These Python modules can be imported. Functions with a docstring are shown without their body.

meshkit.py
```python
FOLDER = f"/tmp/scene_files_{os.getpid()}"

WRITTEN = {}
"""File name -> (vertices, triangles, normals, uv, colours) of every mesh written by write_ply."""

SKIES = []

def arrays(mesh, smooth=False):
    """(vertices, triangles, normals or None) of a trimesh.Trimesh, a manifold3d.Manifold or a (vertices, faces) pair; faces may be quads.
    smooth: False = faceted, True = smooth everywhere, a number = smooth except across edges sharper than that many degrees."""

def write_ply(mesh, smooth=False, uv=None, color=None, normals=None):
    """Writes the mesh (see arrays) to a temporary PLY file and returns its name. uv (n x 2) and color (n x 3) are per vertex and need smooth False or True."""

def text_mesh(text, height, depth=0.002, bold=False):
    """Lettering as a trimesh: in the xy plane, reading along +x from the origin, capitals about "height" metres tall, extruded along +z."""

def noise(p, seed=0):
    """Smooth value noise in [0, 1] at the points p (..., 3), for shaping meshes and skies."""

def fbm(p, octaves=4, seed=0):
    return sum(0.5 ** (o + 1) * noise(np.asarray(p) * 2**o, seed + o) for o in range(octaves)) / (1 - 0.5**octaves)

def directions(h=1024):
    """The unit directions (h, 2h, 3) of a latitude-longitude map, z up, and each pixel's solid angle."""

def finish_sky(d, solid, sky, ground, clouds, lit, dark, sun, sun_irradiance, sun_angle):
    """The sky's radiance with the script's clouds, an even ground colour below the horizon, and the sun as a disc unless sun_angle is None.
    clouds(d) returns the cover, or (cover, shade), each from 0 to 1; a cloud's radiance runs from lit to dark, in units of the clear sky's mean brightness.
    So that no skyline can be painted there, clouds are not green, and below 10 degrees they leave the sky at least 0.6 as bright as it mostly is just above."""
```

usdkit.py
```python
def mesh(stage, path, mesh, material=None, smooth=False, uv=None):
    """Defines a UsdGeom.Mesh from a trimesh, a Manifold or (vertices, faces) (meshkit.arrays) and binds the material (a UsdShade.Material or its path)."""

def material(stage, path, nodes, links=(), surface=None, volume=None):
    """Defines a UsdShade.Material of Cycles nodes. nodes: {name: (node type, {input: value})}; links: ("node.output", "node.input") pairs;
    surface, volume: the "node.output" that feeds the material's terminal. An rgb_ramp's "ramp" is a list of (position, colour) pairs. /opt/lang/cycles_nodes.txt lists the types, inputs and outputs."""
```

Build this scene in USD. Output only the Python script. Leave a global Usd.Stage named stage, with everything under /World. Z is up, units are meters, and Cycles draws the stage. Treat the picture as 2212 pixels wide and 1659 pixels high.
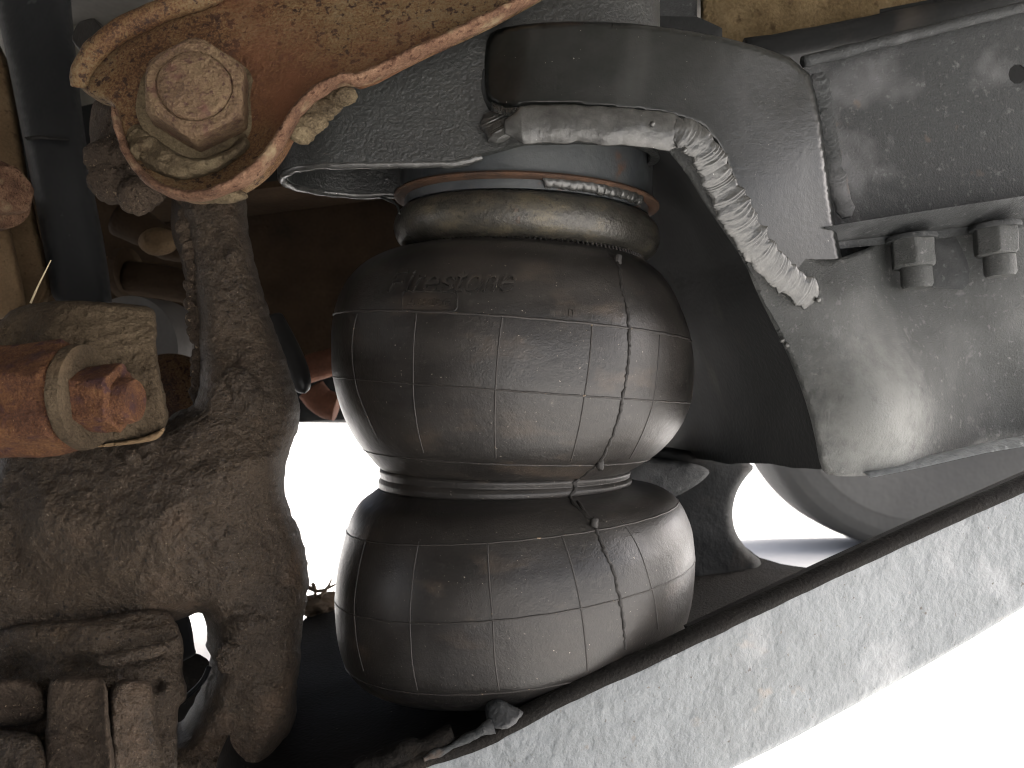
import math, random
import numpy as np, trimesh, shapely
from shapely.geometry import Polygon, LineString
from scipy.spatial import Delaunay
from scipy.interpolate import RBFInterpolator, PchipInterpolator
from pxr import Usd, UsdGeom, UsdLux, UsdShade, Gf
import usdkit, meshkit
from meshkit import fbm, noise

rng = np.random.default_rng(7)
random.seed(7)
stage = Usd.Stage.CreateInMemory()
UsdGeom.SetStageUpAxis(stage, 'Z')
UsdGeom.Xform.Define(stage, '/World')

# ------------------------------------------------------------------ camera, sky, sun, exposure
ZC = 0.35                      # the camera's height above the concrete
F = 1916.0                     # focal length in units of the 2212 x 1659 measuring grid
cam = UsdGeom.Camera.Define(stage, '/World/camera')
cam.CreateHorizontalApertureAttr(36.0)
cam.CreateFocalLengthAttr(36.0 * F / 2212.0)
cam.CreateClippingRangeAttr((0.01, 1000.0))
cam.CreateFStopAttr(20.0)
cam.CreateFocusDistanceAttr(0.355)
cam.CreateExposureAttr(2.22)
cam.AddTranslateOp().Set((0, 0, ZC))
cam.AddRotateXOp().Set(90.0)

SUN = np.array([0.70, 0.22, 0.67]); SUN /= np.linalg.norm(SUN)     # direction towards the sun
el, rot = math.asin(SUN[2]), math.atan2(SUN[0], SUN[1])
usdkit.material(stage, '/World/Looks/sky', {
    's': ('sky_texture', {'sky_type': 'single_scattering', 'sun_disc': False, 'sun_elevation': el, 'sun_rotation': rot, 'aerosol_density': 6.0, 'air_density': 0.45, 'ozone_density': 0.3}),
    'h': ('hsv', {'saturation': 0.6}), 'b': ('background_shader', {'strength': 0.15})}, [('s.color', 'h.color'), ('h.color', 'b.color')], surface='b.background')
dome = UsdLux.DomeLight.Define(stage, '/World/sky')
UsdShade.MaterialBindingAPI.Apply(dome.GetPrim()).Bind(UsdShade.Material.Get(stage, '/World/Looks/sky'))
dome.GetPrim().SetCustomDataByKey('kind', 'structure')
sun = UsdLux.DistantLight.Define(stage, '/World/sun')
sun.CreateIntensityAttr(1.0); sun.CreateAngleAttr(0.5); sun.CreateColorAttr((1.0, 0.975, 0.94))
sun.CreateNormalizeAttr(True)
q = Gf.Rotation(Gf.Vec3d(0, 0, 1), Gf.Vec3d(*map(float, SUN))).GetQuat()
sun.AddOrientOp(UsdGeom.XformOp.PrecisionDouble).Set(q)

# ------------------------------------------------------------------ naming
used = {}
def path_of(name, parent=None):
    base = (str(parent.GetPath()) if parent else '/World') + '/' + name
    n = used.get(base, -1) + 1
    used[base] = n
    return base if n == 0 else f'{base}_{n:03d}'

def tag(prim, label=None, cat=None, group=None, kind=None):
    for k, v in (('label', label), ('category', cat), ('group', group), ('kind', kind)):
        if v: prim.SetCustomDataByKey(k, v)
    return prim

def thing(name, label, cat, group=None, loc=(0, 0, 0)):
    x = UsdGeom.Xform.Define(stage, path_of(name))
    o = x.GetPrim()
    return tag(o, label, cat, group)

def obj(name, mesh, mat, parent=None, smooth=45, label=None, cat=None, group=None, kind=None):
    m = usdkit.mesh(stage, path_of(name, parent), mesh, MAT[mat], smooth=smooth)
    return tag(m.GetPrim(), label, cat, group, kind)

# ------------------------------------------------------------------ materials
MAT = {}
def mat(name, ramp, scale, grain=0.25, gscale=900, rough=(0.55, 0.8), bumps=((300, 0.0006, 4),), specks=(), spec=0.4,
        stretch=(1, 1, 1), detail=7, metallic=0.0, warp=0.3, coat=0.0, patch=None):
    n = {'g': ('geometry', {}), 'mp': ('mapping', {'scale': stretch}),
         'n1': ('noise_texture', {'scale': scale, 'detail': detail, 'roughness': 0.62, 'distortion': warp}),
         'n2': ('noise_texture', {'scale': gscale, 'detail': 2.0, 'roughness': 0.6}),
         'ma': ('math', {'math_type': 'multiply_add', 'value2': grain, 'value3': -0.5 * grain}),
         'ad': ('math', {'math_type': 'add', 'use_clamp': True}),
         'r': ('rgb_ramp', {'ramp': ramp}),
         'ro': ('map_range', {'from_min': 0.3, 'from_max': 0.7, 'to_min': rough[0], 'to_max': rough[1], 'clamp': True}),
         'p': ('principled_bsdf', {'specular_ior_level': spec, 'metallic': metallic, 'coat_weight': coat, 'coat_roughness': 0.25})}
    l = [('g.position', 'mp.vector'), ('mp.vector', 'n1.vector'), ('g.position', 'n2.vector'), ('n2.fac', 'ma.value1'), ('ma.value', 'ad.value1'),
         ('n1.fac', 'ad.value2'), ('ad.value', 'r.fac'), ('n1.fac', 'ro.value'), ('ro.result', 'p.roughness')]
    last = 'r.color'
    for i, (sc, lo, hi, col, *st) in enumerate(specks):
        a, m, x, mm = f's{i}', f'sm{i}', f'sx{i}', f'sp{i}'
        n[mm] = ('mapping', {'scale': st[0] if st else (1, 1, 1), 'location': (0.37 * i, 0.11 * i, 0.23)})
        n[a] = ('noise_texture', {'scale': sc, 'detail': 3.0, 'roughness': 0.6})
        n[m] = ('map_range', {'from_min': lo, 'from_max': hi, 'to_min': 0.0, 'to_max': 1.0, 'clamp': True})
        n[x] = ('mix', {'color2': col})
        l += [('g.position', mm + '.vector'), (mm + '.vector', a + '.vector'), (a + '.fac', m + '.value'), (m + '.result', x + '.fac'), (last, x + '.color1')]
        last = x + '.color'
    if patch:                                   # a worn or dusty patch with a shape of its own
        cen, r0, r1, col, amt = patch
        n['pd'] = ('vector_math', {'math_type': 'distance', 'vector2': cen})
        n['pn'] = ('noise_texture', {'scale': 130, 'detail': 6.0, 'roughness': 0.7})
        n['pa'] = ('math', {'math_type': 'multiply_add', 'value2': amt, 'value3': -.5 * amt})
        n['ps'] = ('math', {'math_type': 'add'})
        n['pm'] = ('map_range', {'from_min': r0, 'from_max': r1, 'to_min': 1.0, 'to_max': 0.0, 'clamp': True})
        n['px'] = ('mix', {'color2': col})
        l += [('g.position', 'pd.vector1'), ('g.position', 'pn.vector'), ('pn.fac', 'pa.value1'), ('pa.value', 'ps.value1'), ('pd.value', 'ps.value2'), ('ps.value', 'pm.value'), ('pm.result', 'px.fac'), (last, 'px.color1')]
        last = 'px.color'
    l.append((last, 'p.base_color'))
    prev = None
    for i, (sc, dist, det, *st) in enumerate(bumps):
        a, b, mm = f'bn{i}', f'b{i}', f'bm{i}'
        n[mm] = ('mapping', {'scale': st[0] if st else (1, 1, 1)})
        n[a] = ('noise_texture', {'scale': sc, 'detail': float(det), 'roughness': 0.6})
        n[b] = ('bump', {'distance': dist, 'strength': 1.0})
        l += [('g.position', mm + '.vector'), (mm + '.vector', a + '.vector'), (a + '.fac', b + '.height')]
        if prev: l.append((prev, b + '.normal'))
        prev = b + '.normal'
    if prev: l.append((prev, 'p.normal'))
    MAT[name] = usdkit.material(stage, f'/World/Looks/{name}', n, l, surface='p.BSDF')

mat('rubber', [(0.2, (0.0072, 0.0067, 0.0061)), (0.5, (0.0145, 0.0130, 0.0116)), (0.7, (0.0252, 0.0219, 0.0188)), (0.88, (0.0518, 0.0398, 0.0295))], 20, 0.28, 1800,
    (0.29, 0.46), ((1300, 0.00012, 2), (500, 0.00012, 3), (60, 0.0005, 3)), ((900, 0.70, 0.735, (.28, .25, .21)), (30, .58, .82, (.055, .041, .030), (1, 1, 2.6)), (260, .60, .82, (.038, .034, .030))), 0.5, (1, 1, 2.4))
mat('rubber_edge', [(0.3, (.014, .013, .012)), (0.7, (.032, .028, .025))], 40, 0.2, 1500, (0.4, 0.6), ((900, 0.0002, 3),), ((500, .66, .72, (.2, .15, .1)),))
mat('rubber_dark', [(0.3, (.008, .007, .006)), (0.7, (.018, .016, .014))], 60, 0.2, 1500, (0.5, 0.7))
mat('ring_metal', [(0.25, (.022, .021, .018)), (0.5, (.045, .042, .035)), (0.7, (.10, .085, .055)), (0.85, (.15, .11, .062))], 50, 0.3, 1400,
    (0.26, 0.45), ((600, 0.0004, 4),), ((420, .58, .70, (.015, .013, .010)), (120, .66, .80, (.09, .05, .028))), 0.6, (1, 1, 2.2), metallic=0.25)
mat('cup_metal', [(0.3, (.04, .045, .05)), (0.7, (.075, .08, .08))], 40, 0.2, 1200, (0.3, 0.5), ((400, 0.0002, 3),), ((70, .62, .75, (.12, .05, .02)),), 0.5)
mat('rust_edge', [(0.3, (0.0280, 0.0166, 0.0107)), (0.6, (0.0784, 0.0397, 0.0214)), (0.8, (0.0392, 0.0288, 0.0214))], 90, 0.3, 1200, (0.7, 0.9), ((500, 0.0005, 4),))
mat('black_paint', [(0.25, (0.0061, 0.0068, 0.0063)), (0.55, (0.0094, 0.0103, 0.0094)), (0.8, (0.0159, 0.0169, 0.0154))], 18, 0.22, 2000,
    (0.20, 0.32), ((1500, 0.00005, 2), (420, 0.00010, 3)), ((800, .735, .75, (.30, .29, .26)), (34, .60, .9, (.04, .042, .039), (1, 1, .25))), 0.5)
mat('black_pitted', [(0.25, (0.0142, 0.0150, 0.0150)), (0.55, (0.0225, 0.0240, 0.0225)), (0.8, (0.0338, 0.0353, 0.0315))], 22, 0.12, 1500,
    (0.38, 0.55), ((620, 0.0005, 3), (200, 0.0004, 3)), ((420, .70, .74, (.006, .006, .006)),), 0.5)
mat('weld_paint', [(0.25, (0.0349, 0.0356, 0.0341)), (0.6, (0.0659, 0.0659, 0.0620)), (0.85, (0.1162, 0.1139, 0.1070))], 110, 0.2, 1700,
    (0.18, 0.32), ((700, 0.00015, 4),), ((700, .74, .755, (.7, .7, .66)),), 0.8, metallic=0.3)
mat('bracket_rust', [(0.18, (0.0200, 0.0104, 0.0064)), (0.34, (0.0600, 0.0264, 0.0112)), (0.46, (0.1080, 0.0576, 0.0240)), (0.58, (0.1320, 0.0864, 0.0416)), (0.75, (0.1480, 0.1120, 0.0656)), (0.9, (0.1840, 0.1520, 0.1000))], 22, 0.75, 1100,
    (0.62, 0.85), ((900, 0.0006, 4), (200, 0.0010, 4)), ((360, .55, .64, (.028, .013, .008)), (1300, .60, .72, (.075, .034, .015)), (12, .54, .68, (.105, .042, .019)), (1000, .77, .79, (.6, .5, .38))), 0.3)
mat('rim_rust', [(0.25, (0.0467, 0.0229, 0.0136)), (0.5, (0.1275, 0.0697, 0.0425)), (0.75, (0.2040, 0.1275, 0.0808))], 80, 0.5, 1400, (0.75, 0.95), ((900, 0.0010, 4), (260, .0014, 4)), ((420, .56, .68, (.05, .022, .012)), (90, .56, .7, (.20, .15, .09))), 0.2)
mat('bolt_rust', [(0.2, (0.0478, 0.0265, 0.0159)), (0.45, (0.1116, 0.0701, 0.0393)), (0.7, (0.1540, 0.1084, 0.0606)), (0.9, (0.1913, 0.1435, 0.0797))], 70, 0.7, 1300, (0.6, 0.85), ((1000, 0.0009, 4), (260, .0018, 4)), ((420, .55, .66, (.06, .03, .02)), (110, .58, .70, (.10, .048, .034))), 0.3)
mat('mud_tan', [(0.25, (0.0390, 0.0283, 0.0175)), (0.5, (0.1024, 0.0780, 0.0468)), (0.75, (0.1658, 0.1317, 0.0810))], 70, 0.5, 1400, (0.85, 1), ((500, 0.0012, 5), (120, 0.0018, 4)), ((160, .60, .66, (.05, .035, .02)),), 0.15)
mat('mud_dark', [(0.2, (0.0160, 0.0112, 0.0080)), (0.5, (0.0496, 0.0360, 0.0256)), (0.75, (0.0880, 0.0656, 0.0464))], 34, 0.55, 1400, (0.75, 0.95), ((620, 0.0022, 5), (150, 0.0026, 4)), ((520, .64, .72, (.21, .16, .11)), (300, .62, .72, (.02, .014, .01))), 0.2)
mat('casting_mud', [(0.2, (0.0159, 0.0101, 0.0059)), (0.42, (0.0432, 0.0295, 0.0183)), (0.62, (0.0685, 0.0471, 0.0288)), (0.85, (0.1152, 0.0774, 0.0442))], 16, 0.55, 1500, (0.50, 0.75),
    ((1100, 0.0026, 4), (420, 0.0032, 4), (120, 0.0024, 4)), ((1100, .64, .71, (.26, .21, .155)), (500, .60, .70, (.016, .011, .008)), (24, .57, .74, (.105, .068, .042))), 0.4)
mat('nut_rust', [(0.2, (0.0313, 0.0149, 0.0113)), (0.42, (0.0759, 0.0331, 0.0186)), (0.6, (0.1294, 0.0604, 0.0275)), (0.8, (0.1785, 0.1035, 0.0486))], 60, 0.6, 1400, (0.8, 1), ((900, 0.0014, 5), (220, 0.0018, 5)), ((150, .54, .66, (.055, .026, .026)), (600, .60, .70, (.06, .026, .016)), (1100, .68, .74, (.28, .18, .10))), 0.2)
mat('block_mud', [(0.2, (0.0239, 0.0165, 0.0097)), (0.5, (0.0688, 0.0494, 0.0299)), (0.75, (0.1122, 0.0838, 0.0524))], 26, 0.55, 1400, (0.75, 0.95), ((560, 0.0020, 5), (130, 0.0022, 4)), ((520, .63, .72, (.045, .03, .018)), (30, .60, .78, (.115, .078, .045))), 0.2)
mat('grey_paint', [(0.2, (0.0977, 0.1057, 0.1082)), (0.5, (0.1332, 0.1449, 0.1497)), (0.8, (0.1717, 0.1843, 0.1900))], 16, 0.30, 1500, (0.42, 0.62),
    ((900, 0.0003, 3), (300, 0.0008, 3), (90, 0.0016, 2)), ((420, .69, .74, (.09, .08, .07)), (60, .68, .86, (.22, .19, .155)), (24, .56, .74, (.205, .216, .22)), (230, .695, .72, (.07, .065, .06)), (60, .69, .72, (.12, .115, .11))), 0.45)
mat('dusty_grey', [(0.22, (0.0229, 0.0245, 0.0237)), (0.48, (0.0420, 0.0444, 0.0428)), (0.7, (0.0688, 0.0704, 0.0688)), (0.88, (0.1148, 0.1148, 0.1109))], 20, 0.35, 1500, (0.62, 0.82),
    ((1200, 0.0005, 4), (160, 0.0006, 3)), ((420, .60, .78, (.13, .13, .125)), (17, .52, .78, (.085, .087, .084)), (110, .64, .80, (.13, .13, .126)), (900, .71, .75, (.02, .02, .02))), 0.4, patch=((0.148, 0.362, 0.336), .012, .040, (.135, .138, .132), .045))
mat('frame_grey', [(0.25, (0.0152, 0.0164, 0.0166)), (0.55, (0.0260, 0.0280, 0.0284)), (0.8, (0.0442, 0.0475, 0.0482))], 30, 0.25, 900, (0.6, 0.85),
    ((1000, 0.0005, 4), (200, 0.0005, 3)), ((340, .60, .8, (.085, .085, .085)), (22, .55, .75, (.085, .086, .088)), (50, .66, .78, (.09, .06, .04))), 0.3)
mat('wing_black', [(0.25, (0.0060, 0.0067, 0.0067)), (0.6, (0.0120, 0.0128, 0.0128)), (0.85, (0.0375, 0.0315, 0.0263))], 20, 0.15, 1200, (0.75, 0.9), ((400, 0.0004, 3),), ((18, .64, .8, (.05, .043, .036), (1, 1, .5)),), 0.3)
mat('seat_black', [(0.25, (0.0044, 0.0044, 0.0039)), (0.6, (0.0099, 0.0088, 0.0077)), (0.85, (0.0220, 0.0176, 0.0132))], 30, 0.2, 1200, (0.75, 0.9), ((650, 0.0009, 4),), ((500, .72, .77, (.16, .14, .12)),), 0.12)
mat('rail_rust', [(0.25, (0.0165, 0.0105, 0.0060)), (0.55, (0.0413, 0.0259, 0.0143)), (0.8, (0.0660, 0.0440, 0.0248))], 20, 0.35, 600, (0.8, 0.95), ((300, 0.0008, 4),), ((150, .62, .75, (.03, .018, .01)),), 0.2)
mat('cross_rust', [(0.2, (0.0480, 0.0336, 0.0176)), (0.45, (0.1360, 0.0960, 0.0480)), (0.65, (0.2160, 0.1600, 0.0880)), (0.85, (0.1760, 0.0960, 0.0400))], 14, 0.35, 600, (0.75, 0.95), ((220, 0.002, 4), (600, .0008, 3)), ((160, .58, .72, (.07, .045, .022)),), 0.2)
mat('strut_grey', [(0.25, (0.0150, 0.0158, 0.0168)), (0.6, (0.0270, 0.0281, 0.0294)), (0.85, (0.0450, 0.0446, 0.0448))], 14, 0.2, 900, (0.45, 0.65), ((300, 0.0003, 3),), ((60, .68, .76, (.10, .10, .102)),), 0.2)
mat('light_plate', [(0.3, (.15, .142, .12)), (0.7, (.22, .21, .175))], 20, 0.2, 700, (0.7, 0.9), ((300, 0.0004, 3),), ((90, .66, .74, (.15, .10, .06)),), 0.3)
mat('brown_strip', [(0.25, (.06, .04, .02)), (0.6, (.15, .10, .055)), (0.85, (.2, .15, .09))], 20, 0.3, 700, (0.8, 0.95), ((400, 0.0008, 4),), ((200, .6, .72, (.06, .035, .018)),), 0.2)
mat('red_rust', [(0.25, (.09, .04, .024)), (0.6, (.19, .085, .052)), (0.85, (.25, .15, .10))], 40, 0.3, 700, (0.7, 0.9), ((400, 0.0006, 4),), ((60, .6, .7, (.10, .05, .03)),), 0.25)
mat('bump_rubber', [(0.3, (.012, .012, .012)), (0.7, (.03, .03, .03))], 40, 0.2, 900, (0.35, 0.5), ((600, .0002, 3),))
mat('cup_grey', [(0.3, (.10, .095, .09)), (0.7, (.16, .15, .14))], 20, 0.2, 700, (0.6, 0.8))
mat('tyre_rubber', [(0.3, (0.0231, 0.0231, 0.0218)), (0.7, (0.0420, 0.0420, 0.0399))], 6, 0.2, 300, (0.7, 0.9), ((80, .002, 3),), (), 0.3)
mat('wheel_steel', [(0.3, (.15, .15, .15)), (0.7, (.3, .3, .3))], 8, 0.2, 300, (0.4, 0.6))
mat('concrete', [(0.25, (.40, .395, .385)), (0.55, (.47, .465, .455)), (0.8, (.54, .535, .525))], 1.6, 0.25, 160, (0.85, 1), ((60, .002, 5),), (), 0.2)
mat('floor_pan', [(0.3, (.10, .095, .085)), (0.7, (.2, .19, .17))], 6, 0.2, 300, (0.6, 0.8), ((80, .001, 3),))
mat('straw', [(0.3, (.42, .34, .2)), (0.7, (.55, .46, .3))], 60, 0.2, 900, (0.6, 0.8))
mat('twig', [(0.3, (.05, .035, .022)), (0.7, (.12, .085, .055))], 60, 0.2, 900, (0.8, 0.9))

# ------------------------------------------------------------------ geometry helpers
def P(px, py, d):
    """A point at depth d (metres from the lens plane) on the sight line through grid point (px, py)."""
    px, py, d = np.broadcast_arrays(np.asarray(px, float), np.asarray(py, float), np.asarray(d, float))
    return np.stack([(px - 1106) / F * d, d, ZC + (829.5 - py) / F * d], -1)

def crop(x0, y0, s):
    return lambda pts: [(x0 + x * s, y0 + y * s) for x, y in pts]

def chaikin(p, n=2, closed=True):
    p = np.asarray(p, float)
    for _ in range(n):
        if closed:
            q = np.roll(p, -1, 0); p = np.stack([.75 * p + .25 * q, .25 * p + .75 * q], 1).reshape(-1, 2)
        else:
            a, b = p[:-1], p[1:]
            m = np.stack([.75 * a + .25 * b, .25 * a + .75 * b], 1).reshape(-1, p.shape[1])
            p = np.vstack([p[:1], m, p[-1:]])
    return p

def depth_fn(ctrl):
    c = np.asarray(ctrl, float)
    if len(c) == 1: return lambda q: np.full(len(q), c[0, 2])
    if len(c) < 4:
        A = np.c_[c[:, :2], np.ones(len(c))]
        k = np.linalg.lstsq(A, c[:, 2], rcond=None)[0]
        return lambda q: np.c_[q, np.ones(len(q))] @ k
    f = RBFInterpolator(c[:, :2] / 500., c[:, 2], kernel='thin_plate_spline', smoothing=1e-6)
    return lambda q: f(np.asarray(q) / 500.)

def relief(poly, ctrl, thick=.01, bw=10, bd=.002, step=8, amp=0., freq=60, bumps=(), smooth=2, ex=None, amp2=0., f2=380, holes=(), edge=0., efreq=.05, seed=0, oct=4):
    """A solid piece whose front follows an outline (grid units) at the given depths, with rounded edges, lumps and roughness, and a real thickness along ex."""
    g = Polygon(chaikin(poly, smooth) if smooth else poly, [chaikin(h, smooth) if smooth else h for h in holes]).buffer(0)
    if g.geom_type != 'Polygon': g = max(g.geoms, key=lambda a: a.area)
    if ex is None:
        c0 = g.centroid; ex = ((c0.x - 1106) / F, 1.0, (829.5 - c0.y) / F)
    def ring(r):
        L = LineString(r.coords); n = max(8, int(L.length / step))
        b = np.array([L.interpolate(i / n, True).coords[0] for i in range(n)])
        if edge:
            q = np.c_[b * efreq, np.full(n, seed * 3.1)]
            b = b + edge * np.c_[fbm(q, 3, seed + 1) - .5, fbm(q + 17.3, 3, seed + 2) - .5] * 2
        return b
    rings = [ring(g.exterior)] + [ring(i) for i in g.interiors]
    g2 = Polygon(rings[0], rings[1:]).buffer(0)
    if g2.geom_type != 'Polygon': g2 = max(g2.geoms, key=lambda a: a.area)
    x0, y0, x1, y1 = g2.bounds
    X, Y = np.meshgrid(np.arange(x0, x1, step), np.arange(y0, y1, step * .87))
    X = X + (np.arange(X.shape[0]) % 2)[:, None] * step * .5
    q = np.c_[X.ravel(), Y.ravel()]
    q = q + np.random.default_rng(seed).normal(0, step * .06, q.shape)
    inner = g2.buffer(-step * .55)
    q = q[shapely.contains_xy(inner, q[:, 0], q[:, 1])]
    b = np.vstack(rings); v2 = np.vstack([b, q])
    T = Delaunay(v2).simplices
    c = v2[T].mean(1)
    T = T[shapely.contains_xy(g2, c[:, 0], c[:, 1])]
    a = v2[T]
    ar = (a[:, 1, 0] - a[:, 0, 0]) * (a[:, 2, 1] - a[:, 0, 1]) - (a[:, 1, 1] - a[:, 0, 1]) * (a[:, 2, 0] - a[:, 0, 0])
    T = T[np.abs(ar) > 1e-4]; ar = ar[np.abs(ar) > 1e-4]
    T[ar < 0] = T[ar < 0][:, ::-1]          # y grows downwards on the grid
    d0 = depth_fn(ctrl)(v2)
    dist = shapely.distance(shapely.points(v2), g2.boundary)
    dist[:len(b)] = 0
    t = np.clip(dist / max(bw, 1e-6), 0, 1)
    d = d0 + bd * (1 - np.sqrt(np.clip(1 - (1 - t) ** 2, 0, 1)))
    for (cx, cy, rx, ry, h) in bumps:
        r = ((v2[:, 0] - cx) / rx) ** 2 + ((v2[:, 1] - cy) / ry) ** 2
        d -= h * np.exp(-r * 1.4)
    if amp:
        w = P(v2[:, 0], v2[:, 1], d0)
        d -= amp * 2 * (fbm(w * freq + seed * 7.7, oct, seed) - .5) * (.35 + .65 * t)
    if amp2:
        w = P(v2[:, 0], v2[:, 1], d0)
        k = fbm(w * f2 + seed, 3, seed + 40)
        d -= amp2 * (2 * (k - .5) + 1.5 * np.clip(k - .62, 0, 1) * 2)
    front = P(v2[:, 0], v2[:, 1], d)
    back = P(v2[:, 0], v2[:, 1], d0 + bd) + np.asarray(ex, float) * thick
    n = len(v2)
    e = np.vstack([T[:, [0, 1]], T[:, [1, 2]], T[:, [2, 0]]])
    key = np.sort(e, 1); k = key[:, 0].astype(np.int64) * n + key[:, 1]
    u, idx, cnt = np.unique(k, return_index=True, return_counts=True)
    be = e[idx[cnt == 1]]
    side = np.vstack([np.c_[be[:, 1], be[:, 0], be[:, 0] + n], np.c_[be[:, 1], be[:, 0] + n, be[:, 1] + n]])
    return trimesh.Trimesh(np.vstack([front, back]), np.vstack([T, T[:, ::-1] + n, side]), process=False)

def slab(front, back, thick, seg=(24, 10), off=None, amp=0., freq=40, seed=0):
    """A ruled sheet between two 3-D polylines with a thickness."""
    def res(p, n):
        p = np.asarray(p, float); s = np.r_[0, np.cumsum(np.linalg.norm(np.diff(p, axis=0), axis=1))]
        return np.stack([np.interp(np.linspace(0, s[-1], n), s, p[:, k]) for k in range(3)], 1)
    a, b = res(front, seg[0]), res(back, seg[0])
    t = np.linspace(0, 1, seg[1])[None, :, None]
    v = a[:, None] * (1 - t) + b[:, None] * t
    if amp: v = v + (amp * 2 * (fbm(v * freq, 3, seed) - .5))[..., None] * np.array([0.4, 0.4, 0.8])
    m, n = v.shape[:2]
    v = v.reshape(-1, 3)
    i, j = np.meshgrid(np.arange(m - 1), np.arange(n - 1), indexing='ij')
    qd = np.stack([i * n + j, (i + 1) * n + j, (i + 1) * n + j + 1, i * n + j + 1], -1).reshape(-1, 4)
    T = np.vstack([qd[:, [0, 1, 2]], qd[:, [0, 2, 3]]])
    if off is None:
        fn = np.cross(v[T[:, 1]] - v[T[:, 0]], v[T[:, 2]] - v[T[:, 0]]).sum(0); off = fn / np.linalg.norm(fn)
    N = len(v); w = v + np.asarray(off) * thick
    e = np.vstack([T[:, [0, 1]], T[:, [1, 2]], T[:, [2, 0]]]); key = np.sort(e, 1)
    u, idx, cnt = np.unique(key[:, 0] * N + key[:, 1], return_index=True, return_counts=True)
    be = e[idx[cnt == 1]]
    side = np.vstack([np.c_[be[:, 1], be[:, 0], be[:, 0] + N], np.c_[be[:, 1], be[:, 0] + N, be[:, 1] + N]])
    m = trimesh.Trimesh(np.vstack([v, w]), np.vstack([T, T[:, ::-1] + N, side]), process=False)
    trimesh.repair.fix_normals(m)
    return m

def tube(pts, r, sides=10, closed=False, flat=1.0, amp=0., freq=200, seed=0, cap=True):
    p = np.asarray(pts, float); n = len(p)
    r = np.broadcast_to(np.asarray(r, float), (n,))
    t = (np.roll(p, -1, 0) - np.roll(p, 1, 0)) if closed else np.gradient(p, axis=0)
    t /= np.linalg.norm(t, axis=1, keepdims=True) + 1e-12
    ref = np.array([0, 1., 0]) if np.abs(t[:, 1]).mean() < .85 else np.array([0, 0, 1.])
    a = np.cross(t, ref); a /= np.linalg.norm(a, axis=1, keepdims=True) + 1e-12
    b = np.cross(t, a)
    ang = np.arange(sides) * 2 * np.pi / sides
    v = p[:, None] + r[:, None, None] * (np.cos(ang)[None, :, None] * a[:, None] + flat * np.sin(ang)[None, :, None] * b[:, None])
    if amp:
        k = (fbm(v * freq, 3, seed) - .5) * 2 * amp
        v = v + k[..., None] * (v - p[:, None]) / (r[:, None, None] + 1e-9)
    m = n if closed else n - 1
    i, j = np.meshgrid(np.arange(m), np.arange(sides), indexing='ij')
    i2, j2 = (i + 1) % n, (j + 1) % sides
    qd = np.stack([i * sides + j, i * sides + j2, i2 * sides + j2, i2 * sides + j], -1).reshape(-1, 4)
    T = np.vstack([qd[:, [0, 1, 2]], qd[:, [0, 2, 3]]]); v = v.reshape(-1, 3)
    if cap and not closed:
        N = len(v); v = np.vstack([v, p[0], p[-1]])
        k = np.arange(sides); k2 = (k + 1) % sides
        T = np.vstack([T, np.c_[k2, k, np.full(sides, N)], np.c_[k + (n - 1) * sides, k2 + (n - 1) * sides, np.full(sides, N + 1)]])
    mm = trimesh.Trimesh(v, T, process=False)
    trimesh.repair.fix_normals(mm)
    return mm

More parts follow.
